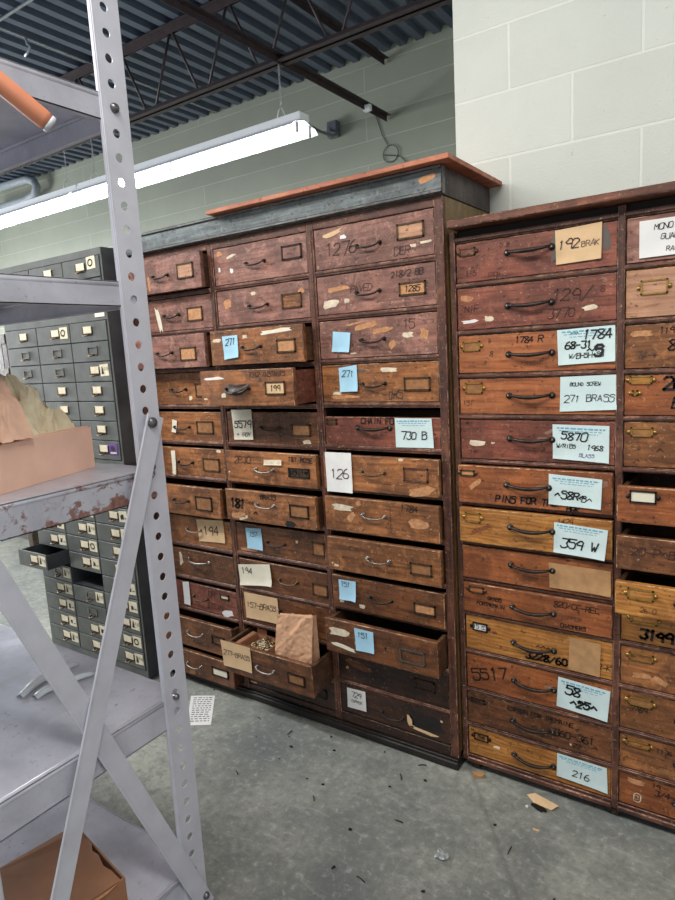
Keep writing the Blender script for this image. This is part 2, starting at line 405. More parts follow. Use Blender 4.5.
def holder(mb, cx, cz, w, h, m='bronze', card='tancard', t=.005, ears=False):
    for lo, hi in (((-w / 2, h / 2 - t), (w / 2, h / 2)), ((-w / 2, -h / 2), (w / 2, -h / 2 + t)), ((-w / 2, -h / 2), (-w / 2 + t, h / 2)), ((w / 2 - t, -h / 2), (w / 2, h / 2))):
        mb.box((cx + lo[0], -.004, cz + lo[1]), (cx + hi[0], .0005, cz + hi[1]), m)
    if ears:
        for s in (-1, 1): mb.cyl((cx + s * (w / 2 + .004), 0, cz), (cx + s * (w / 2 + .004), -.003, cz), .006, m, 8)
    if card: mb.box((cx - w / 2 + t * .8, -.0018, cz - h / 2 + t * .8), (cx + w / 2 - t * .8, .0005, cz + h / 2 - t * .8), card)

def wood_drawer(parent, xc, zc, w, h, yf, cfg, depth, style, seed):
    """one drawer: face board + box, hardware and papers as sub-parts"""
    r = random.Random(seed)
    p = cfg.get('pull', 0.0)
    o = MB()
    m = cfg['m']; hh = h - cfg.get('short', 0)
    o.box((-w / 2, 0, -h / 2), (w / 2, .019, -h / 2 + hh), m, .0022)
    sm = 'inner'; b = .012; D = depth - .02
    zt = -h / 2 + hh - .010
    o.box((-w / 2 + .004, .019, -h / 2 + .004), (-w / 2 + .004 + b, D, zt), cfg.get('sm', sm))
    o.box((w / 2 - .004 - b, .019, -h / 2 + .004), (w / 2 - .004, D, zt), cfg.get('sm', sm))
    o.box((-w / 2 + .016, D - b, -h / 2 + .004), (w / 2 - .016, D, zt), sm)
    o.box((-w / 2 + .016, .019, -h / 2 + .006), (w / 2 - .016, D - b, -h / 2 + .012), sm)
    U = lambda u: (u - .5) * w
    V = lambda v: (v - .5) * h
    for k, (u, v, pw, ph, pm, rot) in enumerate(cfg.get('patch', [])):
        o.poly([(x, -.0006, z) for x, z in blob(U(u), V(v), pw * w, ph * h, 11, .4, math.radians(rot), seed * 13 + k)], pm, (0, .0012, 0))
    for mk in cfg.get('mark', []):
        tx, u, v, sz = mk[:4]; bold = mk[4] if len(mk) > 4 else 1; ink = mk[5] if len(mk) > 5 else 'ink'; rot = mk[6] if len(mk) > 6 else 0
        write(o, tx, U(u), V(v), sz * h, ink, bold, -.0012, .12, math.radians(rot), rnd=r)
    ob = o.build('drawer', parent, cfg.get('label'), (xc, yf - p, zc + cfg.get('dz', 0)), (math.radians(cfg.get('tilt', 0)), 0, math.radians(cfg.get('yaw', 0))))
    hd = cfg.get('hd', (.47, .48, 'bail'))
    if hd:
        k = MB(); kind = hd[2]; mm = hd[3] if len(hd) > 3 else 'iron'
        if kind == 'bail': bail(k, U(hd[0]), V(hd[1]), .086, .010, mm)
        elif kind == 'bridge': bridge(k, U(hd[0]), V(hd[1]), .125, mm)
        elif kind == 'cup': cup(k, U(hd[0]), V(hd[1]), .105, mm)
        k.build('handle', ob)
    for hl in (cfg.get('ho') or []):
        k = MB(); u, v, hw, hv = hl[:4]; mm = hl[4] if len(hl) > 4 else 'bronze'; cd = hl[5] if len(hl) > 5 else 'tancard'
        holder(k, U(u), V(v), hw * w, hv * h, mm, cd, .0055 if style == 'main' else .004, style != 'main')
        if len(hl) > 6: write(k, hl[6], U(u), V(v), hv * h * .5, 'ink', hl[7] if len(hl) > 7 else 1, -.0024, rnd=r)
        k.build('label_holder', ob)
    for cd in cfg.get('card', []):
        u, v, cw, chh, rot, mm, txt = cd[:7]
        k = MB(); W, H = cw * w, chh * h
        X = Matrix.Translation((U(u), 0, V(v))) @ Matrix.Rotation(math.radians(-rot), 4, 'Y')
        n = 6; vs = []; fs = []; lift = cd[7] if len(cd) > 7 else .004
        j = [(r.uniform(-.03, .03) * W, r.uniform(-.03, .03) * H) for _ in range(4)]
        bend = lambda a, c: -.0028 - lift * (max(0, a - .6) / .4) ** 2 * (1 - c) - lift * .6 * (max(0, .3 - c) / .3) ** 2
        for side in (0, 1):
            for a in range(n + 1):
                for c in range(n + 1):
                    fa, fc = a / n, c / n
                    jx = (j[0][0] * (1 - fa) * (1 - fc) + j[1][0] * fa * (1 - fc) + j[2][0] * fa * fc + j[3][0] * (1 - fa) * fc)
                    jz = (j[0][1] * (1 - fa) * (1 - fc) + j[1][1] * fa * (1 - fc) + j[2][1] * fa * fc + j[3][1] * (1 - fa) * fc)
                    vs.append(((fa - .5) * W + jx, bend(fa, fc) + side * .0006, (fc - .5) * H + jz))
        q = (n + 1) ** 2
        for s in (0, 1):
            for a in range(n):
                for c in range(n):
                    i = s * q + a * (n + 1) + c
                    fs.append((i, i + 1, i + n + 2, i + n + 1))
        k.add(vs, fs, mm, X, smooth=True)
        if 'head' in cd[8:]:
            for row, (a0, a1, ht) in enumerate(((.06, .92, .045), (.1, .86, .022), (.2, .8, .018))):
                z = H * (.40 - row * .075); x = a0
                while x < a1:
                    x2 = min(a1, x + r.uniform(.03, .1))
                    k.box(((x - .5) * W, -.0036, z - ht * H / 2), ((x2 - .5) * W, -.0026, z + ht * H / 2), 'bluehead', 0, X); x = x2 + .025
        for tx in txt:
            s_, cu, cv, sz = tx[:4]; bold = tx[4] if len(tx) > 4 else 1.0; ink = tx[5] if len(tx) > 5 else 'ink'
            write(k, s_, (cu - .5) * W, (cv - .5) * H, sz * H, ink, bold, lambda a, b: bend(min(1, max(0, a / W + .5)), min(1, max(0, b / H + .5))) - .0012, .15, 0, X, r, W * .9 if abs(cu - .5) < .12 else W * 1.7 * min(cu, 1 - cu))
        k.build('paper_label', ob, cd[9] if len(cd) > 9 else None)
    return ob

# ------------------------------------------------------------------ tall three-column wooden cabinet
YM, ZB = 1.807, 2.19
X0, X1 = -2.262, -.815
DIV = [-2.245, -1.783, -1.307, -.829]
SAG = [.022, .014, .000]
def zrow(c, k): return max(1.842 - .1495 * k, .066) - SAG[c] * k / 12
main = thing('wooden_drawer_cabinet', 'tall dark brown wooden cabinet of three columns of drawers standing on the concrete floor', 'cabinet', ((X0 + X1) / 2, 2.0, 0))
main_inv = (-(X0 + X1) / 2, -2.0, 0)
def pbuild(mb, name, root, label=None, rot=None):
    o = mb.build(name, root, label); o.location = tuple(-c for c in root.location); return o
b = MB()
for i, x in enumerate(DIV):
    w0, w1 = (.014, .014) if 0 < i < 3 else ((.017, .014) if i == 0 else (.014, .014))
    b.box((x - w0, YM, .037), (x + w1, YM + .022, 1.868), 'framez', .002)
    if 0 < i < 3: b.box((x - .006, YM - .003, .06), (x + .006, YM, 1.84), 'framez', .001)
for c in range(3):
    xa, xb = DIV[c] + .014, DIV[c + 1] - .014
    for k in range(13):
        z = zrow(c, k)
        if k == 0: b.box((xa, YM, z - .003), (xb, YM + .022, 1.868), 'frame', .002)
        elif k == 12: b.box((xa, YM, .037), (xb, YM + .022, z + .008), 'dim', .002)
        else:
            b.box((xa, YM, z - .008), (xb, YM + .022, z + .009), 'frame', .002)
            b.box((xa, YM - .003, z - .001), (xb, YM, z + .005), 'frame', .001)
        if k: b.box((xa, YM + .022, z - .006), (xb, ZB - .03, z + .004), 'void')
pbuild(b, 'face_frame', main)
b = MB()
b.box((X1 - .016, YM + .0225, .05), (X1, ZB - .012, 1.868), 'side')
pbuild(b, 'side_panel', main, 'ochre side panel')
b = MB()
b.box((X0, YM + .0225, .05), (X0 + .016, ZB - .012, 1.868), 'void')
for x in DIV[1:3]: b.box((x - .008, YM + .0225, .06), (x + .008, ZB - .013, 1.84), 'void')
b.box((X0, ZB - .012, .03), (X1, ZB, 1.90), 'void')
b.box((X0 + .017, YM + .0225, .030), (X1 - .017, ZB - .0125, .040), 'void')
b.box((X0 + .0005, YM + .0235, 1.846), (X1 - .0165, ZB - .0125, 1.862), 'void')
pbuild(b, 'inner_carcass', main)
b = MB()
b.box((X0, YM - .016, 0), (X1 + .004, ZB, .028), 'base', .004)
b.box((X0, YM - .010, .028), (X1 + .002, YM + .02, .0365), 'base', .002)
pbuild(b, 'plinth', main)
b = MB()
b.box((X0 - .012, YM - .012, 1.869), (X1 + .006, YM + .014, 1.952), 'cornice', .003)
b.box((X0 - .014, YM - .020, 1.872), (X1 + .008, YM - .011, 1.884), 'cornice', .003)
b.box((X0 - .014, YM - .018, 1.94), (X1 + .008, YM - .011, 1.952), 'cornice', .003)
b.box((X1 - .012, YM + .0145, 1.869), (X1 + .004, ZB, 1.952), 'cside', .002)
b.box((X0, YM + .0145, 1.93), (X1 - .0125, ZB, 1.952), 'cside')
b.poly([(x, YM - .0125, z) for x, z in blob(-.858, 1.921, .075, .024, 9, .35, .12, 5)], 'bare', (0, .001, 0))
pbuild(b, 'cornice', main)

D = {}
for c in range(3):
    for k in range(12):
        D[c, k] = dict(m='mauve' if k < 2 else ('brown' if k < 8 else ('walnut' if k < 10 else 'dim')), ho=[(.83, .5, .19, .40)])  # wood by row: haze painted in at the top, shade at the bottom
def up(c, k, **kw): D[c, k].update(kw)
# first column (partly behind the shelving post)
up(0, 0, pull=.04, ho=[(.80, .52, .21, .42, 'bronze', 'pale')], patch=[(.30, .3, .04, .5, 'bare', 5)])
up(0, 1, ho=[(.78, .45, .2, .42, 'bronze', 'bare')], patch=[(.28, .4, .06, .9, 'cream', 12)])
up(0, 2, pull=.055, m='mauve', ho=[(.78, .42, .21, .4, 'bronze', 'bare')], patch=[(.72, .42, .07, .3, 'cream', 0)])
up(0, 3, ho=[(.80, .45, .2, .42)], patch=[(.62, .2, .05, .16, 'torn', 0)])
up(0, 4, ho=[(.78, .48, .22, .4)], card=[(.36, .5, .07, .4, -8, 'cream', [])])
up(0, 5, ho=[(.82, .45, .22, .42)], mark=[('L.S.R. CATCH', .72, .86, .15, 1, 'pencil')], card=[(.30, .45, .06, .8, 0, 'cream', [])], patch=[(.93, .9, .07, .1, 'torn', 0)])
up(0, 6, pull=.045, dz=-.010, ho=[(.78, .45, .22, .46, 'iron')])
up(0, 7, hd=(.5, .55, 'bail', 'steelwire'), ho=[], card=[(.74, .6, .36, .72, 4, 'manila', [('194', .5, .5, .5, 1.1, 'pencil')], .004, '', 'manila label reading 194')])
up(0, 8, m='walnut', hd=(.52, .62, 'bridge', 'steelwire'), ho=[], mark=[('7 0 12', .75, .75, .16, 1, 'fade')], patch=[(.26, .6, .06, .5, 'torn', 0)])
up(0, 9, m='red', short=.014, ho=[(.84, .66, .12, .18, 'bronze', 'torn')], hd=(.5, .45, 'bail', 'bronze'), mark=[('OR', .66, .66, .25, 1, 'fade'), ('ETEAN', .7, .25, .22, 1, 'fade')], card=[(.30, .5, .10, .8, 2, 'white', [])], patch=[(.86, .1, .16, .26, 'white', 14)])
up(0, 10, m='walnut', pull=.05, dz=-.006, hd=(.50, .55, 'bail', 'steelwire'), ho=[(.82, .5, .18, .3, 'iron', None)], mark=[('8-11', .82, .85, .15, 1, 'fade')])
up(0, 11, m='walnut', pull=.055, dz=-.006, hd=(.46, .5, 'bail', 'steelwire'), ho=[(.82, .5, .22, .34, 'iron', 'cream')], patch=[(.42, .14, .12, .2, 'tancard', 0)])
# middle column
up(1, 0, ho=[(.85, .58, .2, .36, 'iron', 'mauve')], patch=[(.07, .86, .07, .16, 'bare', 0), (.2, .74, .14, .08, 'torn', 14), (.06, .42, .025, .16, 'white', 0), (.2, .36, .05, .16, 'white', 0)])
up(1, 1, m='mauve', ho=[(.82, .5, .2, .4, 'bronze', 'brown')], patch=[(.42, .82, .06, .12, 'torn', 0), (.12, .6, .1, .3, 'bare', 0), (.92, .72, .07, .2, 'bare', 30)])
up(1, 2, m='brown', pull=.055, ho=[(.83, .45, .19, .36, 'bronze', 'bare')], patch=[(.72, .86, .38, .13, 'cream', 3), (.08, .72, .12, .12, 'torn', 0), (.4, .78, .06, .12, 'torn', 0)],
   card=[(.24, .52, .18, .66, 2, 'blue', [('271', .5, .72, .3, 1.1)], .004, '', 'pale blue paper label reading 271')])
up(1, 3, m='brown', pull=.125, dz=.004, hd=(.43, .52, 'cup', 'iron'), sm='red', ho=[(.82, .48, .2, .36, 'bronze', 'manila', '199', 1.6)],
   mark=[('1212 INSTANTS', .74, .86, .15, 1.3), ('JR', .66, .7, .13, 1, 'pencil')], patch=[(.15, .78, .27, .10, 'white', 2), (.26, .3, .06, .14, 'torn', 0), (.05, .2, .05, .05, 'torn', 0)])
up(1, 4, m='walnut', ho=[(.83, .45, .19, .34, 'bronze', 'bare')], hd=(.5, .5, 'bail', 'bronze'), patch=[(.88, .12, .1, .14, 'torn', 0), (.6, .5, .012, .9, 'frame', 0)],
   card=[(.19, .56, .235, .92, 1, 'cream', [('5579', .5, .52, .28, 1.4), ('+ IRON', .5, .2, .15, 1.2)], .002, '', 'cream paper label reading 5579')])
up(1, 5, m='brown', pull=.025, hd=(.45, .45, 'bail', 'steelwire'), ho=[(.82, .42, .22, .28, 'iron', 'bronze', 'SASH/199', 2.4)],
   mark=[('181 ROSE', .84, .80, .17, 1.6), ('2P30', .2, .7, .25, 1, 'fade')], card=[(.55, .68, .2, .16, 2, 'torn', [])], patch=[(.03, .3, .02, .06, 'white', 0), (.35, .2, .04, .1, 'bare', 0)])
up(1, 6, m='brown', pull=.045, hd=(.47, .58, 'bail', 'steelwire'), ho=[(.83, .5, .2, .38, 'iron')],
   mark=[('181', .14, .55, .3, 2.6), ('BRASS', .5, .82, .18, 1.7), ('FRANK', .28, .6, .14, 1, 'fade'), ('~', .35, .3, .3, 1.5)], patch=[(.13, .16, .2, .22, 'bare', 8), (.73, .1, .13, .22, 'ink', 0), (.2, .1, .12, .12, 'torn', 20)])
up(1, 7, m='walnut', pull=.0, ho=[(.93, .5, .13, .4)], patch=[(.15, .14, .26, .12, 'bare', 2), (.7, .62, .03, .1, 'manila', 0)],
   card=[(.22, .52, .19, .66, 2, 'blue', [('157', .45, .72, .26, 1.2)], .005, '', 'pale blue paper label reading 157')])
up(1, 8, m='walnut', hd=(.58, .5, 'bail', 'bronze'), ho=[(.92, .42, .16, .36)], patch=[(.88, .24, .05, .1, 'tancard', 0)],
   card=[(.2, .52, .4, .66, 8, 'cream', [('194', .25, .68, .36, 1.1, 'pencil')], .012, '', 'curled cream card reading 194')])
up(1, 9, m='walnut', ho=[], hd=(.56, .6, 'bail', 'iron'),
   card=[(.24, .56, .4, .82, 2, 'manila', [('157-BRASS', .5, .55, .3, 1.0)], .004, '', 'manila label reading 157-BRASS')])
up(1, 10, m='walnut', pull=.13, dz=-.018, tilt=3.0, hd=(.50, .5, 'bail', 'steelwire'), ho=[(.83, .45, .18, .34, 'iron', 'tancard')],
   card=[(.17, .64, .36, .84, 1, 'manila', [('277-BRASS', .5, .55, .28, 1.0)], .003, '', 'manila label reading 277-BRASS')])
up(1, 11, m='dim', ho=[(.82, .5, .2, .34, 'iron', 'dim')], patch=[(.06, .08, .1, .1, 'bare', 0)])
# last column, nearest the other cabinet
up(2, 0, ho=[(.82, .60, .21, .36, 'bronze', 'pale')], hd=(.48, .45, 'bail'), patch=[(.17, .84, .21, .13, 'manila', 13), (.26, .72, .07, .13, 'white', 0), (.93, .3, .1, .07, 'torn', 5), (.84, .26, .06, .08, 'torn', 0)],
   mark=[('1276', .24, .46, .36, .8, 'fade'), ('DER', .75, .18, .22, .9, 'fade')])
up(2, 1, ho=[(.82, .44, .21, .32, 'bronze', 'bare', '1285', 1.6)], hd=(.46, .48, 'bail'), mark=[('218/2 BB', .78, .82, .17, 1.1), ('PAVED', .4, .6, .2, 1, 'fade')],
   patch=[(.2, .64, .22, .14, 'bare', 4), (.13, .28, .17, .22, 'torn', 6), (.27, .32, .05, .14, 'torn', 0)])
up(2, 2, m='mauve', ho=[], hd=(.48, .45, 'bail'), patch=[(.42, .80, .2, .2, 'bare', 12), (.56, .66, .2, .16, 'bare', 6), (.33, .88, .2, .06, 'bare', 8), (.77, .5, .1, .16, 'torn', 0), (.64, .3, .08, .18, 'bare', 40), (.9, .5, .08, .3, 'bare', 0), (.3, .12, .06, .05, 'torn', 0)],
   mark=[('15', .78, .78, .25, .8, 'fade')], card=[(.2, .44, .165, .52, -6, 'blue', [], .006, '', 'blank pale blue note')])
up(2, 3, ho=[(.83, .45, .21, .34, 'bronze', 'tancard')], mark=[('(HS', .64, .2, .26, .9, 'pencil'), ('DK.', .66, .18, .24, .9, 'pencil')], patch=[(.2, .14, .27, .13, 'bare', 2), (.13, .24, .1, .1, 'torn', 0), (.6, .82, .16, .14, 'torn', 0), (.37, .82, .08, .1, 'tape', 0)],
   card=[(.25, .62, .165, .66, 3, 'blue', [('271', .5, .72, .3, 1.0)], .005, '', 'pale blue note reading 271')])
up(2, 4, m='red', short=.026, dz=-.004, hd=(.45, .52, 'bridge', 'iron'), ho=[(.07, .66, .1, .15, 'bronze', 'red')], mark=[('CHAIN FOR', .5, .70, .19, 1.7)],
   card=[(.79, .42, .31, .74, 1, 'ice', [('730 B', .5, .40, .30, 1.4)], .002, 'head', 'printed card reading 730 B')])
up(2, 5, pull=.025, ho=[(.82, .55, .2, .36, 'frame', 'brown')], hd=(.46, .55, 'bail', 'bronze'), patch=[(.86, .13, .26, .26, 'bare', 14), (.7, .92, .05, .08, 'torn', 0)],
   card=[(.155, .50, .25, 1.12, 1, 'white', [('126', .5, .45, .27, 1.0, 'pencil')], .004, '', 'white paper sheet reading 126')])
up(2, 6, pull=.032, ho=[], hd=(.46, .55, 'bail', 'steelwire'), mark=[('1784', .76, .84, .2, 1.2)], patch=[(.17, .68, .22, .22, 'torn', -4), (.25, .45, .1, .22, 'bare', 40), (.32, .84, .05, .18, 'bare', 20), (.83, .45, .2, .3, 'bare', 0), (.6, .5, .006, .95, 'frame', 0)])
up(2, 7, m='brown', pull=.03, ho=[(.84, .42, .18, .32, 'bronze', 'tancard')], hd=(.48, .5, 'bail', 'steelwire'), patch=[(.08, .14, .05, .08, 'torn', 0), (.04, .2, .02, .06, 'torn', 0)])
up(2, 8, m='walnut', pull=.014, ho=[(.84, .45, .18, .3, 'bronze', 'bare')], hd=(.46, .5, 'bail'), patch=[(.28, .16, .06, .14, 'torn', 0), (.09, .2, .05, .08, 'torn', 0)],
   card=[(.15, .58, .165, .58, 2, 'blue', [('151', .4, .78, .27, 1.2)], .008, '', 'torn pale blue note reading 151')])
up(2, 9, m='walnut', pull=.075, dz=-.004, tilt=1.5, hd=None, ho=[(.79, .45, .21, .38, 'steelwire', None)], patch=[(.14, .64, .22, .28, 'torn', -4), (.17, .24, .26, .16, 'cream', -8), (.3, .4, .05, .18, 'bare', 0), (.56, .5, .02, .08, 'iron', 0)],
   card=[(.38, .58, .17, .64, 2, 'blue', [('151', .42, .74, .28, 1.2)], .003, '', 'pale blue note reading 151')])
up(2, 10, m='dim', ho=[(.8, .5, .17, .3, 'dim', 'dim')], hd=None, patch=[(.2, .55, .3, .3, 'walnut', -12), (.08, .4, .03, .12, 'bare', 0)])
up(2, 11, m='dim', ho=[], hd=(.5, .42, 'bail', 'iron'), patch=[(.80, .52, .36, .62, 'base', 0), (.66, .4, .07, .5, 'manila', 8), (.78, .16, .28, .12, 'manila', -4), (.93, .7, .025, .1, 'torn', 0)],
   card=[(.16, .58, .19, .72, 2, 'white', [('729', .5, .72, .28, 1.2), ('COPPER', .5, .38, .15, 1.3)], .002, '', 'white card reading 729')])
for (c, k), cfg in sorted(D.items()):
    if 4 <= k <= 8: cfg.setdefault('dz', -.006); cfg.setdefault('short', .005)
    xa, xb = DIV[c] + .016, DIV[c + 1] - .016
    zt, zb_ = zrow(c, k) - (.0105 if k else .0045), zrow(c, k + 1) + .0105
    o = wood_drawer(main, (xa + xb) / 2 - main.location.x, (zt + zb_) / 2, xb - xa, zt - zb_, YM + .003 - main.location.y, cfg, ZB - YM - .04, 'main', c * 20 + k)

# loose plywood board lying on the tall cabinet
b = MB()
b.box((-1.735, 1.757, 1.9525), (-.770, 2.20, 1.9675), 'ply', .0015)
tag(b.build('plywood_board'), 'thin orange plywood board lying on top of the tall wooden cabinet', 'board')

# ------------------------------------------------------------------ second wooden cabinet on casters
YR, RB = 1.832, 2.195
RX = [-.798, -.3255, .147]
ZR = [1.722, 1.602, 1.462, 1.331, 1.206, 1.066, .931, .802, .678, .562, .428, .291, .164, .054]
rc = thing('wooden_drawer_cabinet', 'reddish wooden cabinet with large printed cards on its drawers, on casters against the white wall', 'cabinet', (-.326, 2.0, 0))
b = MB()
for i, x in enumerate(RX):
    w = .0085 if i != 1 else .0095
    b.box((x - w, YR - .004, .03), (x + w, YR + .02, 1.76), 'framez', .002)
for i in range(2):
    xa, xb = RX[i] + .0085, RX[i + 1] - .0085
    for k, z in enumerate(ZR):
        if k == 0:
            b.box((xa, YR, z + .004), (xb, YR + .02, 1.742), 'frame', .002); b.box((xa, YR - .006, z + .016), (xb, YR, 1.735), 'frame', .003)
        elif k == 13:
            b.box((xa, YR, .026), (xb, YR + .02, z - .002), 'frame', .002); b.box((xa, YR - .008, .028), (xb, YR, .044), 'frame', .003)
        else:
            b.box((xa, YR, z - .007), (xb, YR + .02, z + .007), 'frame', .001)
            b.box((xa, YR - .004, z - .004), (xb, YR, z + .004), 'frame', .0015)
        if k: b.box((xa, YR + .02, z - .005), (xb, RB - .02, z + .003), 'void')
pbuild(b, 'face_frame', rc)
b = MB()
b.box((RX[0] - .0085, YR + .0205, .03), (RX[0] + .006, RB, 1.764), 'framez')
b.box((RX[1] - .006, YR + .0205, .04), (RX[1] + .006, RB - .011, 1.75), 'void')
b.box((RX[2] - .006, YR + .0205, .03), (RX[2] + .0085, RB, 1.764), 'framez')
b.box((RX[0] + .0065, YR + .021, 1.744), (RX[2] - .0065, RB - .011, 1.764), 'void')
b.box((RX[0] + .0065, RB - .01, .03), (RX[2] - .0065, RB, 1.764), 'void')
b.box((RX[0] + .0065, YR + .0205, .03), (RX[2] - .0065, RB - .011, .04), 'void')
for x in [RX[0] + .000]:
    for z in [.18, .3, .5, .62]: b.cyl((x, YR - .004, z), (x, YR - .006, z), .004, 'steelwire', 8)
pbuild(b, 'carcass', rc)
b = MB()
b.box((RX[0] + .003, YR - .046, 1.7655), (RX[2] + .014, RB, 1.788), 'topboard', .003)
pbuild(b, 'top_board', rc)
for x in (RX[0] + .035, RX[1], RX[2] - .03):
    for y in (YR + .006, RB - .06):
        b = MB()
        b.box((x - .018, y - .012, .022), (x + .018, y + .03, .0295), 'iron')
        for s in (-1, 1): b.box((x + s * .012 - .002, y - .004, .008), (x + s * .012 + .002, y + .022, .024), 'iron')
        b.cyl((x - .009, y + .008, .0145), (x + .009, y + .008, .0145), .0143, 'bronze', 16)
        pbuild(b, 'caster', rc)
E_ = {}
ms = ['red', 'red', 'orange', 'orange', 'red', 'amber', 'gold', 'amber', 'amber', 'gold', 'amber', 'walnut', 'gold']
ms2 = ['mauve', 'pale', 'brown', 'amber', 'brown', 'amber', 'walnut', 'gold', 'gold', 'brown', 'brown', 'brown', 'amber']
for k in range(13):
    E_[0, k] = dict(m=ms[k], ho=[(.08, .75, .10, .18, 'bronze', 'tancard')], hd=(.485, .5, 'bridge', 'iron'))
    E_[1, k] = dict(m=ms2[k], ho=[(.12, .78, .14, .2, 'brass', 'tancard')], hd=(.47, .5, 'bridge', 'iron'))
def ur(c, k, **kw): E_[c, k].update(kw)
CARD = 'head'
ur(0, 0, hd=(0.487, .62, 'bridge', 'iron'), ho=[(.08, .78, .11, .2, 'bronze', 'red')], patch=[(.645, .58, .06, .74, 'tape', 0), (.94, .62, .055, .72, 'tape', 0)], mark=[('D.8', .33, .82, .13, 1, 'fade'), ('115', .1, .22, .16, 1, 'fade'), ('ERON', .26, .14, .12, 1, 'fade')],
   card=[(.785, .60, .26, .82, 1, 'manila', [('192', .28, .54, .36, 1.3, 'pencil'), ('BRAK', .76, .48, .2, 1, 'pencil')], .003, '', 'tan card reading 192 between grey tape strips')])
ur(0, 1, ho=[], mark=[('N1F', .1, .5, .18, 1), ('129/', .74, .62, .34, .9, 'fade'), ('3770', .68, .24, .24, .9, 'fade'), ('8', .92, .7, .15, 1, 'pencil')], patch=[(.07, .76, .1, .16, 'bare', 0), (.09, .2, .15, .09, 'white', 4), (.22, .24, .07, .15, 'torn', 2), (.85, .3, .1, .14, 'torn', 3), (.93, .88, .04, .12, 'mauve', 0)])
ur(0, 2, hd=(0.487, .46, 'bridge', 'iron'), ho=[(.095, .72, .12, .26, 'brass', 'tancard')], mark=[('1784 R', .48, .82, .18, 1.7), ('8', .22, .84, .12, 1, 'fade'), ('8', .23, .5, .14, 1, 'fade')],
   card=[(.83, .60, .325, .86, 1, 'ice', [('~~~', .3, .85, .12, 2, 'bluehead'), ('1784', .7, .78, .3, 1.6), ('68-31', .36, .52, .22, 2.0), ('W/BHSH SG', .5, .22, .16, 1.5), ('S', .72, .34, .34, 2.6), ('~~', .6, .36, .2, 2)], .004, CARD, 'printed card overwritten 1784 in heavy black marker')])
ur(0, 3, hd=(0.487, .52, 'bridge', 'iron'), ho=[(.105, .74, .12, .3, 'brass', 'tancard')], mark=[('151', .06, .32, .16, 1, 'pencil')],
   card=[(.84, .56, .33, .88, 1, 'ice', [('BOUND SCREW', .46, .78, .12, 1.6), ('271 BRASS', .52, .36, .26, 1.0)], .003, '', 'pale card reading 271 BRASS')])
ur(0, 4, hd=(0.487, .55, 'bridge', 'iron'), ho=[], mark=[('"', .05, .88, .14, 2)], patch=[(.12, .40, .12, .16, 'torn', 0), (.23, .42, .03, .05, 'torn', 0), (.62, .76, .13, .1, 'clear', 30), (.56, .55, .1, .12, 'clear', 0), (.93, .82, .1, .16, 'clear', 10)],
   card=[(.80, .5, .335, .80, -2, 'ice', [('5870', .38, .68, .28, 1.5), ('W/RIBS', .24, .38, .14, 1.5), ('1968', .76, .38, .17, 1.6), ('BLASS', .62, .14, .13, 1.1, 'purple')], .004, CARD, 'printed card reading 5870')])
ur(0, 5, pull=.028, hd=(0.482, .56, 'bridge', 'iron'), ho=[(.07, .8, .1, .16, 'bronze', 'bare')], mark=[('PINS FOR THE', .47, .18, .2, 2.2), ('BRK', .77, .06, .16, 2.2)], patch=[(.12, .5, .12, .14, 'bare', 40), (.95, .75, .06, .2, 'clear', 0), (.58, .55, .1, .14, 'clear', 0)],
   card=[(.785, .50, .325, .74, -2, 'ice', [('~S8R~', .4, .36, .3, 1.8), ('~B~', .66, .3, .24, 1.4)], .003, CARD, 'printed card with its number scribbled out')])
ur(0, 6, pull=.028, hd=(0.502, .58, 'bridge', 'iron'), ho=[(.1, .74, .11, .28, 'brass', 'gold')], mark=[('1429', .72, .88, .15, 1.2)], patch=[(.15, .4, .2, .14, 'amber', 25)],
   card=[(.81, .42, .325, .82, -3, 'ice', [('359 W', .5, .36, .34, 1.5)], .005, CARD, 'printed card reading 359 W')])
ur(0, 7, pull=.012, hd=(0.492, .6, 'bridge', 'iron'), ho=[], card=[(.80, .48, .38, .70, 0, 'boardcard', [], .006, '', 'tan card bent at its corner')])
ur(0, 8, pull=.012, hd=(0.497, .45, 'bridge', 'iron'), ho=[(.1, .8, .11, .22, 'bronze', 'orange')], mark=[('GRABS', .23, .58, .14, 1.9), ('FORTREMAIN', .2, .36, .14, 1.9), ('820/CE-REC', .78, .78, .2, 1.3), ('COPPER', .75, .4, .15, 1, 'pencil'), ('CRASMERS', .76, .14, .14, 1.9)])
ur(0, 9, hd=(0.492, .46, 'bridge', 'iron'), ho=[(.11, .70, .11, .24, 'iron', 'white', '15 53', 1.5)], mark=[('3228/60', .58, .2, .24, 2.4), ('~~~', .56, .5, .2, 1.5, 'fade'), ('R-K', .95, .3, .16, 1.3)], patch=[(.22, .62, .04, .1, 'red', 0)],
   card=[(.83, .47, .2, .86, -2, 'boardcard', [], .002, '', 'plain piece of corrugated board')])
ur(0, 10, hd=(0.492, .52, 'bridge', 'iron'), ho=[], mark=[('5517', .17, .52, .4, 1.2, 'ink', 14)], patch=[(.6, .56, .1, .14, 'clear', 10)],
   card=[(.82, .48, .33, .82, -3, 'ice', [('58', .3, .66, .34, 1.8), ('~25~', .52, .3, .3, 2.4), ('~~', .5, .34, .2, 2.4)], .003, CARD, 'printed card with a number crossed out')])
ur(0, 11, hd=(0.482, .44, 'bridge', 'iron'), ho=[(.08, .75, .1, .14, 'dim', 'dim')], mark=[('ESPAGN FOR TREMAINE', .53, .80, .15, 1.8), ('360-361', .76, .46, .24, 1.4), ('PORIS', .5, .26, .15, 1.6), ('22', .78, .2, .16, 1.4)], patch=[(.74, .2, .015, .06, 'torn', 0)])
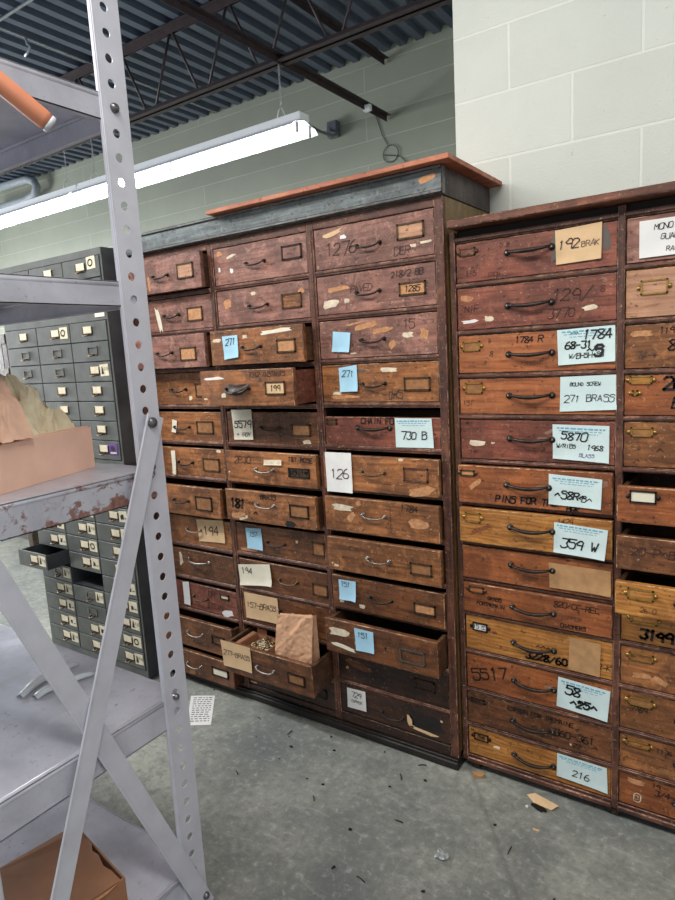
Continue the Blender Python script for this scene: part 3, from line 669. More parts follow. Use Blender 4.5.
ur(0, 12, hd=(0.487, .46, 'bridge', 'iron'), ho=[(.1, .70, .11, .26, 'iron', 'gold', 'GVB', 2.2)], mark=[('"', .03, .82, .2, 2)], patch=[(.215, .5, .06, .1, 'torn', 0)],
   card=[(.81, .58, .33, .78, -1, 'ice', [('216', .5, .34, .34, 1.2, 'pencil')], .003, CARD, 'printed card reading 216')])
ur(1, 0, ho=[], card=[(.29, .5, .44, .8, 1, 'white', [('MONO', .28, .8, .18, 1.2), ('GUARDS', .4, .52, .17, 1.2), ('RACE WAX', .5, .18, .16, 1.2)], .003, '', 'white paper note in a clear sleeve')])
ur(1, 1, ho=[(.15, .62, .14, .3, 'brass', 'pale')])
ur(1, 2, ho=[], patch=[(.09, .8, .13, .18, 'bare', 0)], mark=[('119', .22, .84, .16, 1.5), ('85', .27, .5, .26, 1.6), ("74-+", .12, .3, .18, 1, 'pencil')])
ur(1, 3, ho=[(.09, .88, .12, .2, 'brass', 'gold'), (.06, .56, .03, .14, 'brass', 'gold')], mark=[('26', .26, .78, .34, 2.2), ('B~', .3, .3, .28, 2)])
ur(1, 4, pull=.0, ho=[(.1, .78, .12, .2, 'brass', 'tancard')], mark=[('19', .3, .76, .15, 1.4), ('~', .2, .4, .25, 1, 'fade')])
ur(1, 5, pull=.085, short=.02, m='amber', ho=[(.14, .62, .14, .28, 'iron', 'cream')])
ur(1, 6, pull=.085, short=.02, ho=[], mark=[('20-P~B', .2, .48, .24, 1, 'fade')])
ur(1, 7, pull=.095, short=.016, m='pale', ho=[(.14, .6, .14, .28, 'brass', 'gold')], mark=[('26.0', .18, .2, .14, 1, 'fade')])
E_[1, 7]['m'] = 'gold'
ur(1, 8, m='gold', ho=[(.13, .72, .15, .26, 'brass', 'gold')], mark=[('3199', .2, .28, .32, 2.8)])
ur(1, 9, ho=[(.12, .78, .14, .2, 'brass', 'brown')], patch=[(.12, .3, .13, .14, 'bare', 5), (.22, .26, .1, .2, 'bare', -20)])
ur(1, 10, ho=[(.12, .76, .14, .2, 'brass', 'tancard'), ], mark=[('7769', .11, .56, .14, 1.4)])
ur(1, 11, ho=[(.11, .78, .14, .18, 'brass', 'brown')], mark=[('1176', .26, .74, .14, 1.3)], patch=[(.29, .2, .12, .14, 'tancard', 0)])
ur(1, 12, ho=[], mark=[('19', .22, .86, .16, 1.6), ('3/4-FW', .3, .64, .2, 1.6), ('O', .11, .3, .3, 1.2, 'torn'), ('3', .11, .3, .14, 1, 'torn')], patch=[(.1, .8, .12, .18, 'bare', 0)])
for (c, k), cfg in sorted(E_.items()):
    xa, xb = RX[c] + .0105, RX[c + 1] - .0105
    zt, zb_ = ZR[k] - .0085, ZR[k + 1] + .0085
    if k == 0: zt = ZR[0] + .002
    if k == 12: zb_ = ZR[13] + .001
    wood_drawer(rc, (xa + xb) / 2 - rc.location.x, (zt + zb_) / 2, xb - xa, zt - zb_, YR + .002 - rc.location.y, cfg, RB - YR - .03, 'rc', 300 + c * 20 + k)

# ------------------------------------------------------------------ steel parts cabinets, three in a stack
YS, SB = 1.69, 2.185
def steel_cabinet(label, xl, xr, z0, z1, zr, base_panel, cfgs, seed):
    r = random.Random(seed)
    root = thing('steel_parts_cabinet', label, 'cabinet', ((xl + xr) / 2, (YS + SB) / 2, z0), 'stack of green-grey steel parts cabinets')
    b = MB(); g = .012; th = .004
    b.box((xl, YS + .002, z0 + .0012), (xl + th, SB, z1 - .0012), 'steeldark')
    b.box((xr - th, YS + .002, z0 + .0012), (xr, SB, z1 - .0012), 'steeldark')
    b.box((xl + th, SB - th, z0 + .001), (xr - th, SB, z1 - .001), 'steeldark')
    b.box((xl + th, YS + .002, z1 - th - .001), (xr - th, SB - th, z1 - .001), 'steeldark')
    b.box((xl + th, YS + .002, z0 + .001), (xr - th, SB - th, z0 + th + .001), 'steeldark')
    pbuild(b, 'cabinet_body', root)
    b = MB()
    b.box((xl, YS - .004, zr[0]), (xr, YS + .0015, z1 - .001), 'steel', .0015)
    b.box((xl, YS - .004, z0 + .001), (xr, YS + .0015, zr[-1]), 'steel', .0015)
    b.box((xl, YS - .003, zr[-1]), (xl + g, YS + .0015, zr[0]), 'steel', .001); b.box((xr - g, YS - .003, zr[-1]), (xr, YS + .0015, zr[0]), 'steel', .001)
    cw = (xr - xl - 2 * g) / 3
    for i in (1, 2): b.box((xl + g + cw * i - .002, YS, zr[-1]), (xl + g + cw * i + .002, SB - .01, zr[0]), 'steeldark')
    for z in zr[1:-1]: b.box((xl + g, YS + .004, z - .0015), (xr - g, SB - .01, z + .0015), 'steeldark')
    pbuild(b, 'front_frame', root)
    for c in range(3):
        for k in range(len(zr) - 1):
            cf = cfgs.get((c, k), {})
            if cf.get('gone'): continue
            za, zb_ = zr[k + 1] + .002, zr[k] - .002; w = cw - .005; h = zb_ - za
            b = MB()
            b.box((-w / 2, -.006, -h / 2), (w / 2, 0, h / 2), 'steel', .0015)
            dp = SB - YS - .03
            for x in (-w / 2 + .003, w / 2 - .005): b.box((x, 0, -h / 2 + .004), (x + .002, dp, h / 2 - .006), 'steeldark')
            b.box((-w / 2 + .005, dp - .002, -h / 2 + .004), (w / 2 - .005, dp, h / 2 - .006), 'steeldark')
            b.box((-w / 2 + .005, 0, -h / 2 + .004), (w / 2 - .005, dp - .002, -h / 2 + .006), 'steeldark')
            o = b.build('drawer', root, None, (xl + g + cw * (c + .5) - root.location.x, YS - .001 - cf.get('pull', 0) - root.location.y, (za + zb_) / 2 + cf.get('dz', 0) - root.location.z))
            hx = cf.get('hx', .02); cream = cf.get('c', 1); hz = .004
            k2 = MB(); ww, hh = .062, .034
            if cream == 1:
                k2.box((hx - ww / 2, -.0085, hz - hh * .3), (hx + ww / 2, -.006, hz + hh * .55), 'oldcard')
            for lo, hi in (((-ww / 2 - .003, -hh / 2), (-ww / 2 + .002, hh * .5)), ((ww / 2 - .002, -hh / 2), (ww / 2 + .003, hh * .5)), ((-ww / 2, -hh / 2), (ww / 2, -hh * .3))):
                k2.box((hx + lo[0], -.010, hz + lo[1]), (hx + hi[0], -.006, hz + hi[1]), 'bronze' if cream else 'steelwire')
            if not cream: k2.box((hx - ww / 2, -.010, hz + hh * .42), (hx + ww / 2, -.006, hz + hh * .55), 'steelwire')
            k2.tube([(hx - .014, -.008, hz - hh * .45), (hx - .010, -.024, hz - hh * .62), (hx + .010, -.024, hz - hh * .62), (hx + .014, -.008, hz - hh * .45)], .0035, 'bronze', 7)
            k2.build('card_pull', o)
            if cf.get('s'):
                k3 = MB(); sx = cf.get('sx', .085); sw, sh = .058, .05; rr = r.uniform(-4, 4); kind = cf['s']
                X = Matrix.Translation((sx, 0, cf.get('sz', .006))) @ Matrix.Rotation(math.radians(rr), 4, 'Y')
                k3.box((-sw / 2, -.0075, -sh / 2), (sw / 2, -.006, sh / 2), 'purple' if kind == 'p' else 'oldcard', 0, X)
                if kind == 'ring':
                    pts = [(.013 * math.cos(a) * (1 + .2 * r.random()) - .004, .013 * math.sin(a)) for a in [i * PI / 6 for i in range(13)]]
                    k3.ribbon(pts, .006, 'ink', -.0082, X)
                elif kind == 'p':
                    k3.poly([(x, -.0082, z) for x, z in blob(-.002, .004, .03, .024, 9, .3, 0, seed + k)], 'ink', None, X); k3.box((-.02, -.0083, -.018), (.022, -.0076, -.013), 'cream', 0, X)
                elif kind == 'A':
                    k3.poly([(-.02, -.0082, -.016), (-.002, -.0082, -.016), (-.009, -.0082, .016), (-.014, -.0082, .016)], 'ink', None, X); write(k3, 'FIG', .014, .004, .014, 'ink', 1.4, -.0082, X=X, rnd=r)
                else:
                    k3.poly([(x, -.0082, z) for x, z in blob(-.006, -.002, .024, .03, 9, .5, 0, seed + c * 9 + k)], 'ink', None, X); k3.box((.010, -.0083, -.01), (.024, -.0076, -.006), 'ink', 0, X)
                k3.build('sticker', o)
    if base_panel: pass
    return root
low = {}
for c in range(3):
    for k in range(11):
        low[c, k] = dict(s=['x', 'ring', 'A', 'x'][(c * 5 + k * 3) % 4], c=1)
low[0, 5].update(pull=.115, dz=.012, s='A'); low[1, 6] = dict(gone=1)
low[1, 7].update(c=0); low[1, 8] = dict(c=0); low[1, 10].pop('s'); low[1, 5].update(dz=0)
low[0, 6].update(c=0); low[0, 7].update(s='A')
low[2, 5] = {}; low[2, 8]['s'] = 'A'; low[2, 9]['s'] = 'ring'; low[2, 10]['s'] = 'A'
mid = {(0, 0): {}, (1, 0): dict(s='ring'), (2, 0): dict(hx=.0), (0, 1): dict(c=0), (1, 1): dict(c=0), (2, 1): dict(c=0), (0, 2): dict(c=0), (1, 2): dict(c=0), (2, 2): dict(s='A'), (2, 6): dict(s='p')}
upp = {(2, 0): dict(s='ring', sx=.075, sz=.018, hx=.0)}
steel_cabinet('bottom cabinet of the dark green steel stack, with one drawer pulled out and one missing', -3.035, -2.2705, 0, .993, [.968 - .084 * i for i in range(12)], True, low, 11)
steel_cabinet('middle cabinet of the dark green steel stack, seen above the cardboard box', -3.085, -2.278, .993, 1.658, [1.615 - .0857 * i for i in range(8)], False, mid, 12)
steel_cabinet('topmost short cabinet of the dark green steel stack, below the fluorescent light', -3.085, -2.278, 1.658, 1.908, [1.877, 1.79, 1.703, 1.672][:3] , False, upp, 13)
b = MB(); b.box((-2.36, YS - .0065, 1.629), (-2.295, YS - .0045, 1.647), 'cream')
tag(b.build('paper_tag'), 'blank white paper tag stuck to the rim of the middle steel cabinet', 'tag')

# ------------------------------------------------------------------ grey steel shelving
XS = -1.138; SX0 = -2.34; YA0, YA1 = .888, .950; YB0, YB1 = .405, .470
shelf = thing('steel_shelving', 'grey steel shelving with a hole-punched post and crossed braces, rust on its middle shelf', 'shelving', ((XS + SX0) / 2, .68, 0))
def punched(b, x, ya, yb, z0, z1, zc0, pitch, r, m, t=.0028, sign=1):
    yc = ya + (yb - ya) * .42
    n = 16; z = zc0
    cells = []
    zs = []
    while z > z0 + pitch * .5: zs.append(z); z -= pitch
    while zs[0] + pitch < z1 - pitch * .5: zs.insert(0, zs[0] + pitch)
    for zc in zs:
        ring, per = [], []
        for k in range(n):
            a = 2 * PI * k / n; c, s = math.cos(a), math.sin(a); q = max(abs(c), abs(s))
            ring.append((yc + r * c, zc + r * s))
            u, w = c / q, s / q
            per.append(((yb if u > 0 else ya) * abs(u) + yc * (1 - abs(u)), zc + w * pitch / 2))
        vs = []; fs = []
        for xx in (x, x - t):
            vs += [(xx, p, q) for p, q in ring] + [(xx, p, q) for p, q in per]
        for k in range(n):
            j = (k + 1) % n
            fs += [(k, j, n + j, n + k), (2 * n + k, 2 * n + j, 3 * n + j, 3 * n + k), (k, 2 * n + k, 2 * n + j, j)]
        b.add(vs, fs, m)
    top = zs[0] + pitch / 2; bot = zs[-1] - pitch / 2
    b.box((x - t, ya, top), (x, yb, z1), m); b.box((x - t, ya, z0), (x, yb, bot), m)
    b.box((x - t, ya - .0004, z0), (x, ya, z1), m); b.box((x - t, yb, z0), (x, yb + .0004, z1), m)
def post(x, ya, yb, lip_at, sgn, holes=True):
    b = MB()
    if holes: punched(b, x, ya, yb, 0.0, 2.42, 2.143, .0482, .0092, 'post')
    else: b.box((x - .0028, ya, 0), (x, yb, 2.42), 'post')
    # rounded return flange
    yl = ya if lip_at == 'lo' else yb
    d = -1 if lip_at == 'lo' else 1
    pts = [(0, 0), (-.003 * sgn, .0045 * -d * -1), ]
    for (xa, y0, xb, y1) in ((x - .004 if sgn > 0 else x, yl + d * .004, x if sgn > 0 else x + .004, yl), (x - .010 if sgn > 0 else x, yl + d * .0065, x - .002 if sgn > 0 else x + .030, yl + d * .0036)):
        b.box((min(xa, xb), min(y0, y1), 0), (max(xa, xb), max(y0, y1), 2.42), 'post', .001)
    return pbuild(b, 'post', shelf)
post(XS, YA0, YA1, 'lo', 1); post(XS, YB0, YB1, 'hi', 1)
post(SX0 + .0028, YA0, YA1, 'lo', -1, False); post(SX0 + .0028, YB0, YB1, 'hi', -1, False)
SH = [(1.923, 1.976, 'shelf'), (1.550, 1.602, 'shelf'), (1.123, 1.190, 'rusty'), (.566, .640, 'shelf'), (.104, .172, 'shelf')]
for i, (za, zt, mm) in enumerate(SH):
    b = MB(); x1 = XS - .004; x0 = SX0 + .004; y0, y1 = YB0 + .01, YA1 - .012
    dk = 'deckp' if i >= 2 else 'shelf'
    b.box((x0, y0, zt - .002), (x1, y1, zt), dk)
    for lo, hi in (((x1 - .002, y0, za), (x1, y1, zt - .0005)), ((x0, y0, za), (x0 + .002, y1, zt - .0005)), ((x0, y0, za), (x1, y0 + .002, zt - .0005)), ((x0, y1 - .002, za), (x1, y1, zt - .0005))):
        b.box(lo, hi, mm)
    b.box((x1 - .014, y0, za), (x1, y1, za + .002), mm); b.box((x0, y1 - .014, za), (x1, y1, za + .002), mm); b.box((x0, y0, za), (x1, y0 + .014, za + .002), mm)
    # softened upper edge
    b.tube([(x1 - .0075, y0, zt - .0075), (x1 - .0075, y1, zt - .0075)], .0085, mm, 12)
    b.tube([(x0, y1 - .004, zt - .004), (x1, y1 - .004, zt - .004)], .0046, mm, 8)
    b.box((-1.75, y0 + .01, zt - .022), (-1.71, y1 - .01, zt - .002), mm)
    pbuild(b, 'shelf', shelf, 'shelf with rust-worn edge' if i == 2 else None)
def brace(ya, za, yb, zb_, x, w=.046):
    b = MB(); d = Vector((0, yb - ya, zb_ - za)); L = d.length; d.normalize(); nrm = Vector((0, d.z, -d.y))
    if nrm.y > 0: nrm = -nrm
    X = Matrix(((1, 0, 0, x), (0, nrm.y, d.y, ya), (0, nrm.z, d.z, za), (0, 0, 0, 1)))
    b.box((0, -w / 2, -.015), (.0025, w / 2, L + .015), 'post', .0006, X)
    b.box((.0005, w / 2 - .006, -.012), (.0042, w / 2, L + .012), 'post', .0012, X)
    return pbuild(b, 'brace', shelf)
brace(.925, 1.297, .445, .055, XS + .010); brace(.938, .055, .470, 1.245, XS + .0045)
def bolt(y, z, r=.011, x=XS):
    b = MB(); b.cyl((x - .006, y, z), (x + .004, y, z), r * .7, 'bolt', 8); b.tube([(x, y, z), (x + .004, y, z), (x + .008, y, z), (x + .010, y, z)], [r, r, r * .75, r * .3], 'bolt', 12); pbuild(b, 'bolt', shelf)
bolt(.917, 1.297, .012, XS + .0135); bolt(.914, 1.951, .010); bolt(.938, .08, .009, XS + .0075); bolt(.914, .638, .008); bolt(.914, 1.197, .008); bolt(.452, 1.255, .010, XS + .0075); bolt(.452, .08, .010, XS + .0135)

# things kept on the shelving
def hsv(p): return noise.noise(p)
def crumple(sheet, amp, sc, seed):
    out = []
    for p in sheet:
        q = Vector(p) * sc + Vector((seed, seed * 1.7, 0))
        a = abs(noise.noise(q)) - .25; b_ = noise.noise(q * 2.3 + Vector((9, 1, 4))); c_ = abs(noise.noise(q * 4.1)) - .2
        d = Vector((noise.noise(q + Vector((31, 0, 0))), noise.noise(q + Vector((0, 47, 0))), 1)).normalized()
        e_ = abs(noise.noise(q * 8.3 + Vector((2, 8, 5)))) - .2
        out.append(Vector(p) + d * amp * (a * 1.4 + b_ * .5 + c_ * .55 + e_ * .3))
    return out
A = Vector((-1.316, .893, 1.1905)); ax = Vector((.308, -.951, 0)); bx = Vector((-.951, -.308, 0))
def obox(root_name, A, ax, bx, L, W, H, m, edge, th=.004, open_top=True, label='', cat='box', flaps=None):
    X = Matrix(((ax.x, bx.x, 0, A.x), (ax.y, bx.y, 0, A.y), (0, 0, 1, A.z), (0, 0, 0, 1)))
    root = thing(root_name, label, cat, A + ax * L / 2 + bx * W / 2)
    b = MB()
    for lo, hi in (((0, 0, 0), (L, th, H)), ((0, W - th, 0), (L, W, H)), ((0, th, 0), (th, W - th, H)), ((L - th, th, 0), (L, W - th, H)), ((th, th, 0), (L - th, W - th, th))):
        b.box(lo, hi, m, 0, X)
    pbuild(b, 'box_walls', root)
    for k, (q, mm) in enumerate(flaps or []):
        b = MB(); P = [X @ Vector(p) for p in q]; nn = (P[1] - P[0]).cross(P[-1] - P[0]).normalized() * .003
        b.poly(P, mm, nn); pbuild(b, 'flap', root)
    return root, X
L, W, H = .43, .26, .096
bxr, BX = obox('cardboard_box', A, ax, bx, L, W, H, 'card', 'cardedge', label='pinkish tan cardboard box on the rusty middle shelf, filled with crumpled paper',
     flaps=[([(.005, .003, H), (.002, .10, H - .004), (.2, .10, H - .008), (.22, .003, H)], 'card')])
def sheet_obj(name, grid, m, label, cat, amp, sc, seed, th=.0012, parent=None):
    nu, nv = len(grid), len(grid[0])
    flat = crumple([p for row in grid for p in row], amp, sc, seed)
    b = MB(); fs = []
    for i in range(nu - 1):
        for j in range(nv - 1): fs.append((i * nv + j, i * nv + j + 1, (i + 1) * nv + j + 1, (i + 1) * nv + j))
    b.add(flat, fs, m)
    o = b.build(name, parent)
    md = o.modifiers.new('thick', 'SOLIDIFY'); md.thickness = th; md.offset = 0
    if label: tag(o, label, cat)
    return o
# yellowed wrapping paper bulging from the box
def dome(u0, u1, w0, w1, hgt, zb, n=34, skew=0.0, pw=1.0):
    g = []
    for i in range(n):
        row = []
        for j in range(n):
            u, w = i / (n - 1), j / (n - 1)
            k = max(0, 1 - (2 * u - 1) ** 2) ** .6 * max(0, 1 - (2 * w - 1) ** 2) ** .6
            hh = hgt * k * (1 - skew * (1 - u))
            row.append(BX @ Vector((u0 + (u1 - u0) * u, w0 + (w1 - w0) * w, zb + hh)))
        g.append(row)
    return g
sheet_obj('wrapping_paper', dome(.004, .34, .016, .235, .205, H - .035, n=64, skew=.25), 'tissue', 'crumpled yellowed wrapping paper bulging out of the box on the middle shelf', 'paper', .050, 22, 3.3)
g = []
for i in range(44):
    row = []
    for j in range(36):
        u, w = i / 43, j / 35
        # folded kraft sheet draped over the near end of the box and its front edge
        x = .178 + u * .22 + .02 * w * (1 - u); y = .15 - w * .158 + .01 * u
        z = H + .175 - .150 * w ** 2 - max(0, w - .85) * .16 + .012 * u
        row.append(BX @ Vector((x, y - .006, z)))
    g.append(row)
sheet_obj('kraft_paper', g, 'kraft', 'pinkish brown kraft paper folded over the front edge of the box', 'paper', .010, 15, 8.1)

# carton on the lowest shelf
A2 = Vector((-1.446, .800, .1725)); a2 = Vector((.986, -.165, 0)); b2 = Vector((-.165, -.986, 0))
L2, W2, H2 = .262, .36, .078
obox('cardboard_carton', A2, a2, b2, L2, W2, H2, 'cardbrown', 'cardedge', label='worn brown cardboard carton with a torn edge on the lowest shelf', flaps=[
    ([(.002, .004, H2), (.03, .001, H2 + .003), (.07, .006, H2 + .001), (.10, .004, H2 + .003), (.125, .014, H2 + .002), (.15, .010, H2 + .003), (.19, .018, H2 + .002), (.22, .012, H2 + .002), (L2 - .002, .010, H2), (L2 - .002, W2 * .62, H2 + .003), (.002, W2 * .62, H2 + .004)], 'cardbrown'),
    ([(L2 + .001, .02, H2 - .002), (L2 + .001, W2, H2 - .002), (L2 + .005, W2, H2 - .006), (L2 + .005, .05, H2 - .006)], 'cardedge')])
# two plastic strips on the fourth shelf
for k, (pa, pb, lab) in enumerate((((-1.479, .722), (-1.500, .895), 'glossy white plastic strip on the bluish lower shelf, the one nearer its middle'), ((-1.432, .738), (-1.422, .885), 'shorter glossy white plastic strip lying beside its twin on the lower shelf'))):
    b = MB(); n = 14; vs = []; fs = []
    d = Vector((pb[0] - pa[0], pb[1] - pa[1], 0)); nn = Vector((-d.y, d.x, 0)).normalized()
    for i in range(n):
        a = i / (n - 1); p = Vector((pa[0], pa[1], .6405)) + d * a + nn * .012 * math.sin(a * 3 + k)
        h = .010 * math.sin(a * PI) * (1 + .5 * math.sin(a * 7 + k)) + .0006
        for s, z in ((-1, 0), (-.4, .005), (.4, .005), (1, 0)): vs.append(p + nn * s * .012 * (1.1 - .4 * a) + Vector((0, 0, h * (1 if abs(s) < 1 else .25) + z)))
    for i in range(n - 1):
        for j in range(3): fs.append((i * 4 + j, i * 4 + j + 1, i * 4 + j + 5, i * 4 + j + 4))
    b.add(vs, fs, 'plastic', smooth=True); o = b.build('plastic_strip'); o.modifiers.new('t', 'SOLIDIFY').thickness = .0008
    tag(o, lab, 'strip')
# orange handle poking past the upper shelf
b = MB()
p0 = Vector((-1.135, .478, 2.03)); p1 = Vector((-1.055, .706, 1.850))
d = (p1 - p0).normalized()
b.tube([p0 - d * .15, p1 - d * .012, p1 - d * .004], [.019, .0165, .015], 'rodorange', 14); 
ho = b.build('tool_handle'); tag(ho, 'orange round tool handle poking out in front of the top shelf edge', 'handle')
b = MB(); b.tube([p1 - d * .0035, p1 + d * .003, p1 + d * .006], [.0153, .0153, .010], 'redcap', 14); b.build('end_cap', ho, 'pale grey end cap')

# ------------------------------------------------------------------ in the pulled-out drawer
yf = YM + .003 - .13; zt0 = .190
# parts box with brass bits
DX = -1.545
pb_ = thing('parts_box', 'small open cardboard box of brass pieces lying in the pulled-out drawer', 'box', (-1.672, yf + .075, .196))
b = MB(); x0, x1, y0, y1, z0, z1 = -1.715, -1.572, yf + .026, yf + .150, .190, .290
for lo, hi in (((x0, y0, z0), (x1, y0 + .003, z1)), ((x0, y1 - .003, z0), (x1, y1, z1)), ((x0, y0, z0), (x0 + .003, y1, z1)), ((x1 - .003, y0, z0), (x1, y1, z1)), ((x0, y0, z0), (x1, y1, z0 + .075))): b.box(lo, hi, 'cardbrown')
pbuild(b, 'box_walls', pb_)
b = MB(); b.box((x0 + .003, y1 - .004, z1 - .02), (x0 + .055, y1 - .001, z1 + .022), 'cardbrown'); b.poly([(x0 - .022, y0, z1 - .002), (x0, y0, z1), (x0, y1, z1), (x0 - .022, y1, z1 + .002)], 'cardbrown', (0, 0, .002)); pbuild(b, 'flap', pb_)
b = MB(); r = random.Random(4)
for i in range(300):
    x, y = r.uniform(x0 + .045, x1 - .010), r.uniform(y0 + .012, y1 - .012); z = z1 - .022 + r.uniform(0, .022)
    d = Vector((r.uniform(-1, 1), r.uniform(-1, 1), r.uniform(-.4, .4))).normalized() * r.uniform(.003, .007)
    c = Vector((x, y, z)); b.tube([c - d, c + d], r.uniform(.0015, .003), r.choice(['brassbits', 'brassbits', 'cream', 'darkbits']), 6)
tag(b.build('brass_fittings'), 'loose brass fittings filling the small box in the pulled-out drawer', 'fittings', None, 'stuff')
# paper bag
b = MB(); n, hN = 96, 60; vs = []; fs = []
bc = Vector((-1.447, yf + .066, .188)); bw, bd, bh = .090, .032, .262
rb = random.Random(21); planes = []
for q in range(26):
    an = rb.choice([rb.uniform(.7, 1.3), rb.uniform(.7, 1.3), rb.uniform(1.6, 2.6), rb.uniform(0, .4)])
    planes.append((math.cos(an + PI / 2), math.sin(an + PI / 2), rb.uniform(-.16, .30), rb.uniform(.010, .03), rb.uniform(-1, 1)))
per = 4 * (bw + bd)
for j in range(hN):
    v = j / (hN - 1)
    for i in range(n):
        t_ = i / n * per - bw      # walk round the rectangle
        if t_ < bw: px, py, nx, ny = t_, -bd, 0, -1
        elif t_ < bw + 2 * bd: px, py, nx, ny = bw, -bd + (t_ - bw), 1, 0
        elif t_ < 3 * bw + 2 * bd: px, py, nx, ny = bw - (t_ - bw - 2 * bd), bd, 0, 1
        else: px, py, nx, ny = -bw, bd - (t_ - 3 * bw - 2 * bd), -1, 0
        z = v * bh
        h = 0
        for (ca, sa, off, wd, hg) in planes:
            dd = abs(px * ca + z * sa - off * .8)
            if dd < wd: h += hg * (1 - dd / wd)
        h = max(-1.3, min(1.3, h)) * .0042 + .004 * (abs(noise.noise(Vector((px * 40, z * 40, ny * 3)))) - .25)
        k = min(1, v * 5 + .2)
        sq = 1 - .70 * v ** 1.3
        if abs(nx): h = h * .4 - .012 * (1 - abs(py) / bd) * v
        p = bc + Vector((px * (1 - .02 * v) + nx * h * k + .006 * v, py * sq + ny * h * k + .010 * v, z + .024 * v * (px / bw) * .5))
        if j == hN - 1: p.z += .006 * noise.noise(Vector((px * 60, 3, 1)))
        vs.append(p)
for j in range(hN - 1):
    for i in range(n): fs.append((j * n + i, j * n + (i + 1) % n, (j + 1) * n + (i + 1) % n, (j + 1) * n + i))
fs.append(tuple(range(n))[::-1]); fs.append(tuple((hN - 1) * n + i for i in range(n)))
b.add(vs, fs, 'bagpaper')
tag(b.build('paper_bag'), 'crumpled brown paper bag standing in the pulled-out drawer', 'bag')

# ------------------------------------------------------------------ on the floor
def flat_sheet(name, pts, m, label, cat, extra=None, z=.0004):
    b = MB(); b.poly([(x, y, z) for x, y in pts], m, (0, 0, .0008))
    if extra: extra(b)
    return tag(b.build(name), label, cat)
pq = [(-1.997, 1.686), (-1.905, 1.738), (-1.763, 1.573), (-1.845, 1.522)]
def lines(b):
    a, c_, d_, e = [Vector((x, y, .0014)) for x, y in pq]
    r = random.Random(2)
    for i in range(12):
        v = .08 + i * .072
        l, rr = a.lerp(e, v), c_.lerp(d_, v); u = .12
        while u < .86:
            u2 = u + r.uniform(.06, .16); p, q = l.lerp(rr, u), l.lerp(rr, min(u2, .9)); w = (e - a).normalized() * .0028
            b.poly([p - w, q - w, q + w, p + w], 'pencil'); u = u2 + .05
flat_sheet('paper_sheet', pq, 'white', 'white sheet with lines of writing lying on the floor before the cabinet', 'paper', lines)
b = MB()
b.poly([(-.578, 1.792, .003), (-.553, 1.795, .016), (-.476, 1.782, .010), (-.492, 1.760, .004), (-.545, 1.765, .002)], 'manila', (0, 0, .001))
tag(b.build('cardboard_scrap'), 'torn tan scrap of card on the floor under the drawer marked 216', 'scrap')
b = MB(); b.poly([(x, y, .001) for x, y in blob(-.526, 1.752, .055, .022, 11, .5, -.2, 3)], 'darkbits', (0, 0, .006)); tag(b.build('burnt_scrap'), 'blackened scrap lying against the torn tan card on the floor', 'scrap')
b = MB(); b.poly([(x, y, .0008) for x, y in blob(-.562, 1.742, .012, .010, 7, .4, 0, 5)], 'white', (0, 0, .004)); tag(b.build('paper_bit'), 'tiny white paper bit beside the blackened scrap', 'scrap')
b = MB(); b.poly([(x, y, .0008) for x, y in blob(-.508, 1.660, .022, .008, 8, .4, 0, 6)], 'manila', (0, 0, .003)); tag(b.build('paper_bit'), 'small tan paper bit on bare floor in front of the torn card', 'scrap')
g = [[Vector((-.707 + (i / 9 - .5) * .036 + .004 * (j / 9), 1.432 + (j / 9 - .5) * .03, .006)) for j in range(10)] for i in range(10)]
sheet_obj('foil_wrapper', g, 'foil', 'small clear crumpled wrapper on the open concrete floor', 'wrapper', .010, 60, 1.2, .0006)
b = MB(); b.poly([(x, y, .001) for x, y in blob(-.742, 1.802, .045, .03, 12, .5, .5, 8)], 'boardcard', (0, 0, .010)); tag(b.build('litter_clump'), 'brown litter clump between the two wooden cabinets at the floor', 'litter')
debris = [(-1.943, 1.77), (-1.441, 1.663), (-1.453, 1.685), (-1.47, 1.775), (-1.244, 1.677), (-1.161, 1.44), (-1.174, 1.509), (-1.239, 1.506), (-.862, 1.249), (-.951, 1.243), (-.888, 1.694), (-.966, 1.672), (-.975, 1.611), (-1.081, 1.76), (-1.471, 1.41), (-1.396, 1.618), (-1.391, 1.542), (-.875, 1.489), (-.987, 1.386), (-1.30, 1.74), (-1.62, 1.70), (-1.55, 1.60), (-.70, 1.30), (-.55, 1.55), (-.40, 1.45), (-.62, 1.62), (-.93, 1.76)]
r = random.Random(9)
for i, (x, y) in enumerate(debris):
    b = MB(); s = r.uniform(.003, .007); a = r.uniform(0, PI)
    if i % 3 == 2:
        c, q = math.cos(a), math.sin(a); ln = r.uniform(.009, .018)
        b.tube([(-c * ln, -q * ln, .0025), (0, 0, .004), (c * ln * .9, q * ln * .7, .003), (c * ln * 1.1, q * ln * .5, .002)], .0016, 'darkbits', 6)
    else:
        b.poly([(px, py, 0.0003) for px, py in blob(0, 0, s * 2, s * 1.2, 8, .5, a, i)], 'darkbits', (0.001, .001, s * .6))
    o = b.build('metal_scrap', None, None, (x, y, 0)); tag(o, 'tiny black scrap of metal scattered on the concrete floor', 'scrap', 'black metal scraps on the floor')

